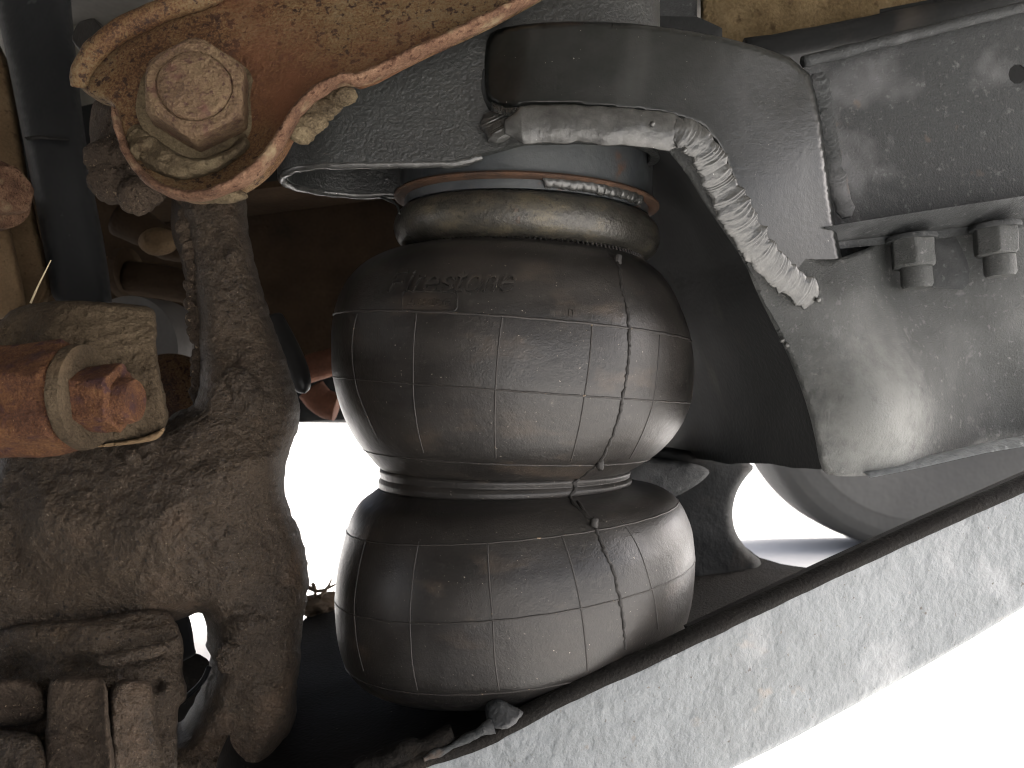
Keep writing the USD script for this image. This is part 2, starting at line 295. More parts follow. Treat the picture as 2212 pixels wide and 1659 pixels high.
def path3(pts, n=60, smooth=2):
    """(px, py, d) points -> an even 3-D polyline."""
    p = chaikin(np.asarray(pts, float), smooth, closed=False)
    w = P(p[:, 0], p[:, 1], p[:, 2])
    s = np.r_[0, np.cumsum(np.linalg.norm(np.diff(w, axis=0), axis=1))]
    return np.stack([np.interp(np.linspace(0, s[-1], n), s, w[:, k]) for k in range(3)], 1)

def blob(c, r, amp=.3, freq=60, sub=4, seed=0):
    m = trimesh.creation.icosphere(sub, 1.0)
    v = m.vertices * np.asarray(r)
    k = 1 + amp * 2 * (fbm(v * freq + seed * 5.1, 4, seed) - .5) + amp * .35 * (fbm(v * freq * 5 + seed, 3, seed + 9) - .5)
    return trimesh.Trimesh(v * k[:, None] + np.asarray(c), m.faces, process=False)

def frame(axis):
    z = np.asarray(axis, float); z /= np.linalg.norm(z)
    x = np.cross([0, 0, 1.], z) if abs(z[2]) < .9 else np.cross([1., 0, 0], z)
    x /= np.linalg.norm(x)
    return np.stack([x, np.cross(z, x), z], 1)

def lathe(profile, c, axis, n=64, amp=0., freq=80, seed=0):
    """profile: (radius, height along axis) rows."""
    p = np.asarray(profile, float); ph = np.arange(n) * 2 * np.pi / n
    l = np.stack([p[:, None, 0] * np.cos(ph), p[:, None, 0] * np.sin(ph), np.broadcast_to(p[:, None, 1], (len(p), n))], -1)
    v = l @ frame(axis).T + np.asarray(c)
    if amp:
        v = v + (amp * 2 * (fbm(v * freq, 4, seed) - .5))[..., None] * (l @ frame(axis).T) / (np.linalg.norm(l, axis=-1, keepdims=True) + 1e-9)
    m = len(p); i, j = np.meshgrid(np.arange(m - 1), np.arange(n), indexing='ij'); j2 = (j + 1) % n
    qd = np.stack([i * n + j, i * n + j2, (i + 1) * n + j2, (i + 1) * n + j], -1).reshape(-1, 4)
    mm = trimesh.Trimesh(v.reshape(-1, 3), np.vstack([qd[:, [0, 1, 2]], qd[:, [0, 2, 3]]]), process=True)
    trimesh.repair.fix_normals(mm)
    return mm

def hexhead(c, axis, af, h, cham=.12, dish=0., roll=0., rough=0., seed=0, n=72):
    """A hexagonal head or nut standing on c along axis, across-flats af, with a turned chamfer; optional raised round face."""
    ph = np.arange(n) * 2 * np.pi / n
    hx = (af / 2) / np.cos((ph - roll) % (np.pi / 3) - np.pi / 6)
    rc = af / 2 * .985
    rows = [(hx, 0.0), (hx, h * (1 - cham) ), (np.minimum(hx, rc + (hx.max() - rc) * .55), h * (1 - cham * .45)), (np.full(n, rc * .97), h)]
    if dish:
        rows += [(np.full(n, rc * .80), h), (np.full(n, rc * .77), h - .0006), (np.full(n, rc * .74), h + dish * .5), (np.full(n, rc * .66), h + dish), (np.full(n, rc * .3), h + dish * 1.1)]
    rows += [(np.full(n, 1e-5), rows[-1][1])]
    rows = [(np.full(n, 1e-5), 0.0)] + rows
    dense = []
    for (r0, h0), (r1, h1) in zip(rows[:-1], rows[1:]):
        for t in np.linspace(0, 1, 5)[:-1]: dense.append((r0 * (1 - t) + r1 * t, h0 * (1 - t) + h1 * t))
    dense.append(rows[-1])
    R = np.array([d[0] for d in dense]); H = np.array([d[1] for d in dense])
    l = np.stack([R * np.cos(ph), R * np.sin(ph), np.broadcast_to(H[:, None], R.shape)], -1)
    M = frame(axis); v = l @ M.T + np.asarray(c)
    if rough:
        v = v + rough * 2 * (np.stack([fbm(v * 120 + 9 * k + seed, 4, seed + k) for k in range(3)], -1) - .5)
    m = len(H); i, j = np.meshgrid(np.arange(m - 1), np.arange(n), indexing='ij'); j2 = (j + 1) % n
    qd = np.stack([i * n + j, i * n + j2, (i + 1) * n + j2, (i + 1) * n + j], -1).reshape(-1, 4)
    mm = trimesh.Trimesh(v.reshape(-1, 3), np.vstack([qd[:, [0, 1, 2]], qd[:, [0, 2, 3]]]), process=False)
    mm.merge_vertices(); trimesh.repair.fix_normals(mm)
    return mm

def weld(pts, w, n, flat=.5, seed=0, amp=.10, rough=.05, side=40):
    """A bead of n overlapping crescent ripples, laid along a line on a surface."""
    m = n * 14; c = path3(pts, m); r = np.random.default_rng(seed)
    t = np.gradient(c, axis=0); t /= np.linalg.norm(t, axis=1, keepdims=True)
    b = np.cross(np.array([0, -1., 0]), t); b /= np.linalg.norm(b, axis=1, keepdims=True); up = np.cross(t, b)
    k = np.linspace(0, n, m)
    ph = k + .60 * np.interp(k, np.arange(n + 1), r.normal(0, 1, n + 1))
    wid = w * (1 + .10 * np.interp(k, np.arange(n + 1), r.normal(0, 1, n + 1))) * np.interp(k, [0, 1, n - 1, n], [.55, 1, 1, .5])
    sway = .05 * w * np.interp(k, np.arange(0, n + 1), r.normal(0, 1, n + 1))
    ang = np.arange(side) * 2 * np.pi / side
    x, y = np.cos(ang)[None, :], np.sin(ang)[None, :]
    fr = (ph[:, None] + 1.1 * x ** 2) % 1.0
    h = np.where(fr < .78, fr / .78, (1 - fr) / .22)
    h = h * np.interp(k, np.arange(n + 1), np.clip(r.normal(1, .55, n + 1), .1, 2.2))[:, None]
    rad = 1 + amp * (h - .5) * (y > -.2) * (.45 + .55 * np.abs(y))
    v = c[:, None] + b[:, None] * (wid[:, None] * rad * x + sway[:, None])[..., None] + up[:, None] * (wid[:, None] * flat * rad * y)[..., None]
    v = v + ((fbm(v * 330 + seed, 4, seed) - .5) * 2 * rough * w)[..., None] * (up[:, None] * np.maximum(y, 0)[..., None] + .5 * b[:, None] * x[..., None])
    i, j = np.meshgrid(np.arange(m - 1), np.arange(side), indexing='ij'); j2 = (j + 1) % side
    qd = np.stack([i * side + j, i * side + j2, (i + 1) * side + j2, (i + 1) * side + j], -1).reshape(-1, 4)
    T = np.vstack([qd[:, [0, 1, 2]], qd[:, [0, 2, 3]]]); N = m * side; q = np.arange(side); q2 = (q + 1) % side
    V = np.vstack([v.reshape(-1, 3), c[0], c[-1]])
    T = np.vstack([T, np.c_[q2, q, np.full(side, N)], np.c_[q + N - side, q2 + N - side, np.full(side, N + 1)]])
    mm = trimesh.Trimesh(V, T, process=False); trimesh.repair.fix_normals(mm)
    return mm

def hits(mesh, pts):
    """Where sight lines through grid points first meet a mesh: points and normals."""
    tri = mesh.triangles; o = np.array([0, 0, ZC]); e1, e2 = tri[:, 1] - tri[:, 0], tri[:, 2] - tri[:, 0]
    nn = mesh.face_normals; keep = nn[:, 1] < .15
    tri, e1, e2, nn = tri[keep], e1[keep], e2[keep], nn[keep]
    P0, N0 = [], []
    for p in np.asarray(pts, float):
        d = P(p[0], p[1], 1.0) - o
        h = np.cross(d, e2); a = (e1 * h).sum(1); a = np.where(np.abs(a) < 1e-14, 1e-14, a); f = 1 / a
        s = o - tri[:, 0]; u = f * (s * h).sum(1); qq = np.cross(s, e1); v = f * (qq @ d); t = f * (e2 * qq).sum(1)
        ok = (u >= -1e-6) & (v >= -1e-6) & (u + v <= 1 + 1e-6) & (t > 0)
        if not ok.any(): continue
        k = np.argmin(np.where(ok, t, 9e9)); P0.append(o + d * t[k]); N0.append(nn[k])
    return np.array(P0), np.array(N0)

def dense(pts, step=9):
    p = np.asarray(pts, float); s = np.r_[0, np.cumsum(np.linalg.norm(np.diff(p, axis=0), axis=1))]
    n = max(4, int(s[-1] / step)); u = np.linspace(0, s[-1], n)
    return np.stack([PchipInterpolator(s, p[:, k])(u) for k in range(2)], 1)

# ================================================================== the setting
g = 60.0
gx = np.r_[-g, -20, -6, np.linspace(-3, 3, 61), 6, 20, g]; gy = np.r_[-g, -20, -6, np.linspace(-2, 5, 71), 9, 25, g]
GX, GY = np.meshgrid(gx, gy, indexing='ij')
gz = 0.004 * (fbm(np.stack([GX, GY, 0 * GX], -1) * 3, 4, 5) - .5) * (np.hypot(GX, GY) < 5.5)
gv = np.stack([GX, GY, gz], -1).reshape(-1, 3); nj = len(gy)
i, j = np.meshgrid(np.arange(len(gx) - 1), np.arange(nj - 1), indexing='ij')
gq = np.stack([i * nj + j, (i + 1) * nj + j, (i + 1) * nj + j + 1, i * nj + j + 1], -1).reshape(-1, 4)
obj('ground', (gv, gq), 'concrete', smooth=True, kind='structure')

# the vehicle's floor above everything
def boxm(lo, hi):
    m = trimesh.creation.box(np.subtract(hi, lo)); m.apply_translation(np.add(lo, hi) / 2); return m
pan = thing('vehicle_floor', 'dull painted metal underbody floor above the whole suspension', 'vehicle floor')
obj('floor_sheet', boxm((-2.2, -0.50, ZC + .235), (0.62, 1.45, ZC + .245)), 'floor_pan', pan, False)
obj('floor_sheet', boxm((-2.2, -1.1, ZC + .236), (-0.05, -0.501, ZC + .246)), 'floor_pan', pan, False)
obj('fender_skin', boxm((-2.2, -0.60, ZC - .06), (-0.10, -0.59, ZC + .234)), 'floor_pan', pan, False)
for k, xx in enumerate(np.linspace(-1.8, 0.4, 6)):
    obj('floor_rib', boxm((xx - .03, 0.62, ZC + .222), (xx + .03, 1.43, ZC + .2345)), 'floor_pan', pan, False)

nw = thing('near_wheel', 'black tyre beside the knuckle on the near side of the vehicle, out to the left', 'wheel')
# ================================================================== the air spring
D, CTRL = 0.42, [
    (545, 232, 1134, 2.6), (552, 256, 1130, 2.8), (562, 284, 1124, 3.2), (578, 312, 1119, 3.6), (600, 337, 1114, 4.0), (650, 369, 1108, 4.3), (700, 386, 1107, 4.3), (760, 393, 1107, 4.3),
    (820, 391, 1106, 4.2), (870, 380, 1104, 4.0), (920, 358, 1100, 3.3), (965, 325, 1096, 2.3), (990, 298, 1093, 1.6), (1006, 279, 1091, 1.0), (1014, 268, 1091, .6)]
CTRL2 = [(1050, 272, 1091, -1.0), (1058, 290, 1093, -1.8), (1072, 322, 1098, -3.0), (1090, 343, 1103, -4.0), (1116, 360, 1107, -5.0), (1150, 374, 1110, -5.8), (1200, 387, 1112, -6.3), (1260, 392, 1112, -6.5),
    (1320, 388, 1112, -6.5), (1370, 378, 1112, -6.5), (1400, 364, 1112, -6.5), (1418, 348, 1112, -6.5), (1428, 330, 1112, -6.5), (1431, 300, 1112, -6.5)]
GIRD = [(1010, 262, 1091, .6), (1013, 269, 1091, .5), (1019, 272, 1091, .3), (1025, 270.5, 1091, .2), (1029, 269.5, 1091, 0), (1033, 271.5, 1091, -.2), (1040, 274, 1091, -.4), (1047, 273, 1091, -.7), (1053, 266, 1091, -.9)]
NECK = [(508, 238, 1136, 2.5), (545, 236, 1135, 2.5)]

def prof(ctrl, per=7):
    """control rows -> dense rows (z, radius, centre x, tilt)"""
    c = np.asarray(ctrl, float)
    R = D * np.sin(np.arctan(c[:, 1] / F)); z = (829.5 - c[:, 0]) / F * (D - R * R / D)
    rows = np.c_[z, R, (c[:, 2] - 1106) / F * D, np.radians(c[:, 3])]
    s = np.r_[0, np.cumsum(np.hypot(np.diff(z), np.diff(R)))]
    u = np.interp(np.linspace(0, len(s) - 1, (len(s) - 1) * per + 1), np.arange(len(s)), s)
    return np.stack([PchipInterpolator(s, rows[:, k])(u) for k in range(4)], 1)

def ring_pts(row, ph, dr=0.):
    z, R, cx, t = row[0], row[1] + dr, row[2], row[3]
    x, y = R * np.sin(ph), -R * np.cos(ph)
    return np.stack([cx + x * np.cos(t), D + y, ZC + z - x * np.sin(t)], -1)

def spun(rows, n=168):
    ph = np.arange(n) * 2 * np.pi / n
    v = np.stack([ring_pts(r, ph) for r in rows]); m = len(rows)
    i, j = np.meshgrid(np.arange(m - 1), np.arange(n), indexing='ij'); j2 = (j + 1) % n
    qd = np.stack([i * n + j, (i + 1) * n + j, (i + 1) * n + j2, i * n + j2], -1).reshape(-1, 4)
    return trimesh.Trimesh(v.reshape(-1, 3), np.vstack([qd[:, [0, 1, 2]], qd[:, [0, 2, 3]]]), process=False)

def row_at(rows, sil_y):
    zs = rows[:, 0]
    R0 = np.array([(829.5 - sil_y) / F * (D - r[1] ** 2 / D) - r[0] for r in rows])
    return rows[np.argmin(np.abs(R0))]

spring = thing('air_spring', 'black rubber double bellows air spring standing on the grey arm', 'air spring')
up_rows, lo_rows = prof(CTRL), prof(CTRL2)
upper, lower = spun(up_rows), spun(lo_rows)
girdle = spun(prof(GIRD)); both = trimesh.util.concatenate([upper, lower, girdle])
assert upper.face_normals[np.argmin(upper.triangles_center[:, 1])][1] < 0
obj('upper_bellow', upper, 'rubber', spring, True, label='upper bellow with raised lettering and a tight grid of mould lines')
obj('lower_bellow', lower, 'rubber', spring, True, label='lower bellow resting in the seat of the arm')
obj('girdle_ring', girdle, 'rubber', spring, True)
obj('neck', spun(prof(NECK)), 'rubber_dark', spring, True)
for sy, rows in ((712, up_rows), (845, up_rows), (978, up_rows), (1116, lo_rows), (1255, lo_rows), (1388, lo_rows)):
    r = row_at(rows, sy); ph = np.arange(168) * 2 * np.pi / 168
    wob = .0001 * np.sin(ph * 37 + sy)
    obj('mould_line', tube(ring_pts(r, ph, -.0001) + np.c_[0 * ph, 0 * ph, wob], (.00042 if sy != 712 else .0006), 6, True), 'rubber_edge', spring, True)
c5 = crop(677.7, 542.2, .3831); c8 = crop(610, 1016.5, .3983)
verts = [c5([(245, 352), (215, 560), (235, 742), (300, 930), (360, 1060)]), c5([(580, 350), (562, 560), (560, 765), (575, 940), (618, 1135)]), c5([(1065, 360), (1040, 560), (1025, 790), (1020, 960), (1027, 1168)]),
         c5([(1570, 405), (1555, 620), (1525, 830), (1500, 980), (1447, 1190)]), c5([(1950, 475), (1940, 640), (1915, 845), (1880, 960), (1780, 1170)]),
         c8([(455, 372), (410, 560), (390, 740), (400, 900), (440, 1085)]), c8([(740, 385), (705, 600), (692, 795), (700, 1000), (732, 1190)]), c8([(1113, 388), (1122, 600), (1140, 800), (1150, 1000), (1175, 1192)]),
         c8([(1515, 350), (1575, 540), (1615, 720), (1640, 900), (1655, 1090)]), c8([(1840, 272), (1940, 440), (1995, 610), (2025, 740), (2035, 860)])]
for line in verts:
    p, nrm = hits(both, dense(line))
    obj('mould_line', tube(p - nrm * .0001, .00040, 6), 'rubber_edge', spring, True)
seams = [c5([(1670, 15), (1712, 60), (1735, 200), (1765, 300), (1776, 400), (1780, 500), (1776, 600), (1765, 700), (1740, 830), (1722, 930), (1690, 1030), (1665, 1090), (1612, 1190)]),
         c5([(1612, 1190), (1560, 1235), (1500, 1285), (1468, 1312), (1474, 1340), (1445, 1385), (1470, 1430), (1530, 1485), (1585, 1540)]),
         c8([(1600, 165), (1640, 220), (1690, 290), (1740, 420), (1800, 560), (1832, 700), (1855, 880), (1862, 970)])]
for line in seams:
    q = dense(line, 6); q[:, 0] += rng.normal(0, 1.0, len(q))
    p, nrm = hits(both, q)
    obj('moulding_seam', tube(p - nrm * .0002, .00055 + .00045 * rng.random(len(p)), 6, amp=.0002), 'rubber_dark', spring, True, label='dark ragged seam running down the bellow')
# flaps of moulding flash at the ends of the seams
for (x, y) in (c5([(1612, 1195)])[0], c8([(1690, 290)])[0], c5([(1712, 55)])[0]):
    p, nrm = hits(both, [(x, y)])
    obj('moulding_flash', blob(p[0] + nrm[0] * .0008, (.0016, .0012, .0024), .5, 500, 2, 3), 'rubber_dark', spring, True)
# raised lettering
def letters(text, x0, y0, h, width, shear, rise, name, slope=0.):
    m = meshkit.text_mesh(text, h, depth=1.0)
    v = m.vertices.copy(); w = v[:, 0].max() - v[:, 0].min()
    v[:, 0] = (v[:, 0] - v[:, 0].min()) * width / w
    X = x0 + v[:, 0] + shear * v[:, 1]; Y = y0 - v[:, 1] + slope * v[:, 0]
    uq, inv = np.unique(np.round(np.c_[X, Y], 4), axis=0, return_inverse=True); inv = inv.ravel()
    p, nrm = hits(upper, uq)
    if len(p) != len(uq): return
    out = p[inv] + nrm[inv] * np.where(v[:, 2] > .5, rise, -.0006)[:, None]
    mm = trimesh.Trimesh(out, m.faces, process=False)
    obj(name, mm, 'rubber', spring, 25)
letters('Firestone', 838, 632, 46, 268, .42, .0011, 'lettering', -.012)
letters('AIRIDE', 880, 660, 15, 92, .1, .0004, 'lettering')
letters('D', 1228, 684, 17, 11, 0, .0004, 'lettering')
bx = Polygon([(878, 638), (978, 640), (978, 663), (878, 662)]).buffer(9, quad_segs=6)
p, nrm = hits(upper, dense(np.array(bx.exterior.coords), 4)[:-1])
obj('badge_outline', tube(p, .0004, 6, True), 'rubber', spring, True)

# steel at the top: bead ring, groove, lip and cup
ph = np.arange(168) * 2 * np.pi / 168
RX, RT = (1137 - 1106) / F * D, math.radians(2.5)
def stack(rows):     # (z, R) rows about the ring's axis
    return spun(np.array([(z, R, RX, RT) for z, R in rows]))
th = np.linspace(-.5 * np.pi, .5 * np.pi, 20)
bead = [(.0605, .048), (.0600, .0535)] + [(.0702 + .0099 * math.sin(a), .0535 + .0088 * math.cos(a)) for a in th[1:-1]] + [(.0803, .0535), (.0806, .048)]
obj('bead_ring', stack(bead[::-1]), 'ring_metal', spring, True, label='thick rolled steel ring, dusty brown underneath')
obj('groove', stack([(.0845, .052), (.0845, .0572), (.0800, .0572), (.0800, .048)]), 'cup_metal', spring, 40)
lip = [(.0838, .050), (.0838, .0610), (.0845, .0622), (.0853, .0622), (.0862, .0612), (.0862, .050)]
obj('cup_lip', stack(lip[::-1]), 'rust_edge', spring, 40, label='thin rusty lip of the mounting cup')
obj('mounting_cup', stack([(.118, .050), (.110, .0592), (.0880, .0592), (.0860, .0606), (.0855, .050)]), 'cup_metal', spring, 40)
ribs = []
for a in np.arange(0, 2 * np.pi, 2 * np.pi / 150):
    pts = np.array([ring_pts((zz, rr, RX, RT), np.array([a + k * .012]))[0] for k, (zz, rr) in enumerate(((.0612, .0548), (.0588, .0552), (.0560, .0572)))])
    ribs.append(tube(pts, .00055, 5))
tag(obj('crimp_ribs', trimesh.util.concatenate(ribs), 'rubber_edge', spring, True), kind='stuff')
arc = [ring_pts((.0830 + .0004 * math.sin(k * 1.7), .0588, RX, RT), np.array([a]))[0] for k, a in enumerate(np.linspace(.10, .98, 60))]
obj('cup_weld', tube(np.array(arc), .0025 + .0002 * np.sin(np.arange(60) * .9), 16, amp=.0009, freq=170, seed=4), 'weld_paint', spring, True, label='light lumpy weld in the groove under the cup')

# ================================================================== the welded black bracket
brk = thing('welded_bracket', 'black painted steel bracket welded above the air spring', 'bracket')
c4 = crop(948.8, 203.3, .4289)
# oblong skirt: a tube in plan, its front wall towards us, open below
def stadium(x0, x1, yc, r, n=30):
    a = np.linspace(np.pi / 2, 3 * np.pi / 2, n); b = np.linspace(-np.pi / 2, np.pi / 2, n)
    return np.vstack([np.c_[x0 + r * np.cos(a), yc + r * np.sin(a)], np.c_[x1 + r * np.cos(b), yc + r * np.sin(b)]])
so, si = stadium(-.0715, .034, .389, .0305), stadium(-.0715, .034, .389, .0265)
def resamp(p, n):
    L = LineString(np.vstack([p, p[:1]])); return np.array([L.interpolate(k / n, True).coords[0] for k in range(n)])
so, si = resamp(so, 160), resamp(si, 160)
# start both loops at matching places
def bot(p):
    lift = np.interp(p[:, 0], [-.11, -.10, -.05, -.025, -.008, .005], [-.002, .0, .0, .0008, .0045, .0085])
    return ZC + .0895 + lift + .0007 * (noise(np.c_[p * 150, p[:, :1]], 3) - .5)
zs = np.linspace(0, 1, 14)[:, None]
def wall(p): b = bot(p)[None, :]; return np.stack([np.broadcast_to(p[None, :, 0], (14, len(p))), np.broadcast_to(p[None, :, 1], (14, len(p))), b + (ZC + .20 - b) * zs], -1)
wo, wi = wall(so), wall(si); n = 160
lipv = (wo[0] + wi[0]) / 2 - np.array([0, 0, .0008])
V = np.vstack([wo[::-1].reshape(-1, 3), lipv, wi.reshape(-1, 3)]); m = 29
i, j = np.meshgrid(np.arange(m - 1), np.arange(n), indexing='ij'); j2 = (j + 1) % n
qd = np.stack([i * n + j, (i + 1) * n + j, (i + 1) * n + j2, i * n + j2], -1).reshape(-1, 4)
sk = trimesh.Trimesh(V, np.vstack([qd[:, [0, 1, 2]], qd[:, [0, 2, 3]]]), process=False); trimesh.repair.fix_normals(sk)
obj('skirt', sk, 'black_pitted', brk, 50, label='curved skirt with a bright lower lip')
edge = np.c_[(so + si) / 2, bot(so) - .0004]
sel = (so[:, 0] < -.0) ; e0 = edge[sel]
e0 = e0[np.argsort(np.arctan2(e0[:, 1] - .389, -(e0[:, 0] + .03)))]
obj('lip', tube(e0[5:-5], .0019, 8, amp=.0006, freq=300), 'weld_paint', brk, True)

face = c4([(235, 20), (262, 48), (350, 73), (480, 66), (620, 60), (860, 80), (1060, 100), (1190, 125), (1310, 165), (1390, 250), (1450, 380), (1490, 520), (1570, 680), (1680, 800), (1770, 890), (1835, 940), (1930, 955), (2045, 905)]) + \
    [(1815, 540), (1802, 478), (1789, 375), (1770, 230), (1742, 136), (1600, 87), (1450, 60), (1340, 48), (1200, 46), (1100, 56), (1064, 66), (1050, 90), (1042, 140), (1044, 190)]
fctrl = [(1045, 100, .357), (1045, 230, .357), (1100, 60, .3505), (1100, 240, .3505), (1200, 50, .347), (1200, 240, .347), (1400, 60, .3435), (1400, 250, .3435), (1600, 90, .350), (1600, 480, .352), (1742, 140, .365), (1800, 480, .374), (1825, 590, .378), (1720, 600, .366)]
obj('face_plate', relief(face, fctrl, .007, 9, .0022, 7, .0006, 18, smooth=1), 'black_paint', brk, 40, label='bent front plate with a rounded corner')
# the plate's left return, turned away into the dark
ret = slab(P([1044, 1040, 1046, 1066], [150, 190, 215, 250], [.358, .358, .358, .357]), P([1016, 1014, 1022, 1050], [100, 190, 240, 275], [.372, .372, .372, .370]), .004, (14, 6))
obj('plate_return', ret, 'wing_black', brk, 40)
# ridged strip along the lower edge of the face plate
zp = dense(c4([(262, 55), (350, 80), (620, 66), (860, 86), (1190, 131), (1310, 172), (1350, 205)]), 1.3)
zd = depth_fn(fctrl)(zp)
s = np.arange(len(zp)); rows = []
for k, (off, dd) in enumerate(((-6, -.0005), (-4.5, -.0022), (5, -.0032), (12, -.0020))):
    rows.append(P(zp[:, 0], zp[:, 1] + off, zd + dd - .0006 * (np.sin(s * 2 * np.pi / 4.4) > 0)))
Vz = np.stack(rows); a, n = Vz.shape[:2]
i, j = np.meshgrid(np.arange(a - 1), np.arange(n - 1), indexing='ij')
qd = np.stack([i * n + j, (i + 1) * n + j, (i + 1) * n + j + 1, i * n + j + 1], -1).reshape(-1, 4)
tag(obj('edge_ridges', (Vz.reshape(-1, 3), qd), 'weld_paint', brk, 25), kind='stuff')
# weld beads
def W(name, pts, d, w, n, **k):
    obj(name, weld([(x, y, dd) for (x, y), dd in zip(pts, d)], w, n, **k), 'weld_paint', brk, True)
wp = c4([(330, 165), (480, 150), (620, 150), (760, 152), (900, 160), (1040, 175), (1150, 190), (1230, 205)])
obj('weld_bead', tube(path3([(x, y, dd) for (x, y), dd in zip(wp, [.3455, .345, .3440, .3425, .3415, .3415, .342, .343])], 150), .0074 * np.interp(np.arange(150), [0, 14, 138, 149], [.35, 1, 1, .6]), 56, flat=.30, amp=.0013, freq=140, seed=2), 'weld_paint', brk, True, label='wide lumpy weld along the lower edge of the front plate')
W('weld_bead', c4([(1180, 172), (1250, 197), (1330, 265), (1390, 390), (1440, 490), (1490, 590), (1545, 690), (1600, 775), (1660, 845), (1720, 900), (1800, 965), (1895, 1035)]), [.341, .341, .342, .3445, .346, .347, .349, .351, .3535, .356, .3595, .3635], .0064, 40, seed=5, flat=.20)
W('weld_bead', c4([(255, 100), (285, 160), (325, 225)]), [.357, .355, .351], .0052, 6, seed=8)
for k, (x, y, d) in enumerate([(1793, 645, .368), (1803, 633, .369), (1767, 648, .362), (1410, 268, .336), (1700, 745, .364), (1690, 735, .364), (1478, 325, .338), (1818, 621, .372)]):
    obj('weld_spatter', blob(P(x, y, d), (.0011, .0011, .0011), .4, 600, 2, k), 'weld_paint', brk, True)
# the wing plate below the weld with its pale cut edge, bulging to the right
wing = [(1400, 262), (1422, 302)] + c4([(1240, 390), (1340, 560), (1440, 700), (1540, 850), (1600, 1000), (1650, 1100)]) + [(1700, 762), (1735, 850), (1758, 930), (1772, 1012), (1790, 1028), (1860, 1030), (1960, 1012), (2120, 972), (2300, 935), (2300, 450), (1990, 470), (1830, 560), (1740, 560), (1640, 440), (1590, 340), (1520, 270)]
wctrl = [(1422, 302, .351), (1500, 280, .3535), (1520, 440, .3565), (1600, 560, .360), (1700, 560, .366), (1657, 675, .3635), (1735, 850, .366), (1772, 1010, .367), (1840, 820, .357), (1850, 620, .371), (1920, 860, .356), (1900, 1000, .364), (1980, 860, .366), (1980, 960, .368), (2070, 830, .400), (2080, 960, .398), (2010, 700, .398), (1930, 590, .398), (2150, 700, .404), (2300, 600, .408), (2300, 935, .408), (2150, 520, .404)]
obj('wing_plate', relief(wing, wctrl, .007, 7, .0018, 8, .0012, 22, smooth=1, seed=3), 'dusty_grey', brk, 40, label='pressed side plate with a rounded dusty bulge')
obj('lower_flange', relief([(1862, 1018), (1990, 988), (2130, 955), (2300, 925), (2300, 950), (2130, 978), (1990, 1010), (1880, 1032)], [(1860, 1020, .365), (1990, 1000, .369), (2300, 935, .385)], .02, 5, .001, 6, .001, 80, smooth=0), 'grey_paint', brk, 40, label='pale chipped lower edge of the side plate')
# inner face of the wing, running back into the dark behind the spring
fe = [(1412, 296, .354), (1427, 312, .354)] + [(x + 3, y, d) for (x, y), d in zip(c4([(1240, 392), (1340, 562), (1440, 702), (1540, 852), (1600, 1002), (1650, 1102)]), [.3575, .3605, .3635, .3655, .3665, .367])] + [(1703, 764, .3685), (1738, 852, .3695), (1761, 932, .370), (1773, 1014, .371)]
be = [(1300, 330, .60), (1310, 400, .60), (1330, 500, .60), (1340, 600, .61), (1350, 700, .61), (1370, 800, .62), (1390, 900, .62), (1410, 986, .62)]
fe, be = np.array(fe), np.array(be)
obj('inner_wall', slab(P(*fe.T), P(*be.T), .004, (40, 20), amp=.003, freq=25, seed=9), 'wing_black', brk, 40, label='black inner wall behind the side plate')

# ================================================================== the chassis plate at the right
rail = thing('chassis_plate', 'dark dusty grey chassis plate with a bolted ledge at the right edge', 'chassis plate')
obj('panel', relief([(1735, 140), (1990, 78), (2300, 2), (2300, 480), (1990, 520), (1790, 540)], [(1740, 140, .382), (2300, 0, .405), (2300, 480, .408), (1790, 520, .386)], .006, 3, .0006, 12, .0006, 30, smooth=0,
    holes=[[(2198 + 20 * math.cos(a), 160 + 22 * math.sin(a)) for a in np.linspace(0, 2 * np.pi, 18)[:-1]]]), 'frame_grey', rail, 40)
obj('ledge', relief([(1782, 490), (1990, 457), (2300, 410), (2300, 462), (1990, 502), (1800, 524), (1786, 512)], [(1785, 500, .374), (2300, 440, .392)], .03, 5, .001, 8, .0005, 60, smooth=0), 'frame_grey', rail, 40)
obj('backing', relief([(1790, 500), (2300, 440), (2300, 640), (1990, 620), (1840, 600)], [(1790, 500, .400), (2300, 440, .412), (2300, 640, .41)], .004, 3, .0006, 14, .0005, 30, smooth=0), 'frame_grey', rail, 40)
obj('back_sheet', relief([(1900, 20), (2320, -60), (2320, 420), (1900, 420)], [(1900, 100, .45)], .004, 3, .0006, 20, 0, smooth=0), 'wing_black', rail, 40)
for (x, y, d) in ((1968, 512, .383), (2148, 487, .387)):
    b = obj('nut', hexhead(P(x, y, d + .006), (.06, -.05, -1), .0165, .0135, roll=.3, rough=.0009, seed=int(x)), 'dusty_grey', rail, 40)
    obj('washer', lathe([(1e-5, 0), (.0105, 0), (.0108, .0010), (.0105, .0022), (1e-5, .0022)], P(x, y - 2, d + .006), (.06, -.05, -1), 32, .0004, 200), 'frame_grey', b, 40)
    obj('stud', lathe([(1e-5, 0), (.0066, 0), (.0066, .0075), (.0058, .0090), (1e-5, .0092)], P(x + 10, y + 66, d + .006), (.06, -.05, -1), 24, .0003, 200), 'dusty_grey', b, 40)
obj('weld_bead', weld([(1766, 158, .374), (1778, 250, .376), (1796, 340, .379), (1815, 420, .380), (1830, 470, .379)], .0044, 17, seed=12), 'frame_grey', rail, True, label='vertical weld between the black bracket and the chassis plate')
obj('edge_lip', tube(path3([(1735, 134, .374), (1990, 70, .384), (2300, -8, .396)], 40), .0026, 10, amp=.0006, freq=120), 'frame_grey', rail, True)

hose = thing('brake_pipe', 'dark pipe running along the top of the chassis plate', 'pipe')
obj('pipe', tube(path3([(1610, 108, .43), (1700, 98, .43), (1990, 38, .435), (2300, -32, .44)], 40), .0058, 14, amp=.0006, freq=80), 'wing_black', hose, True)

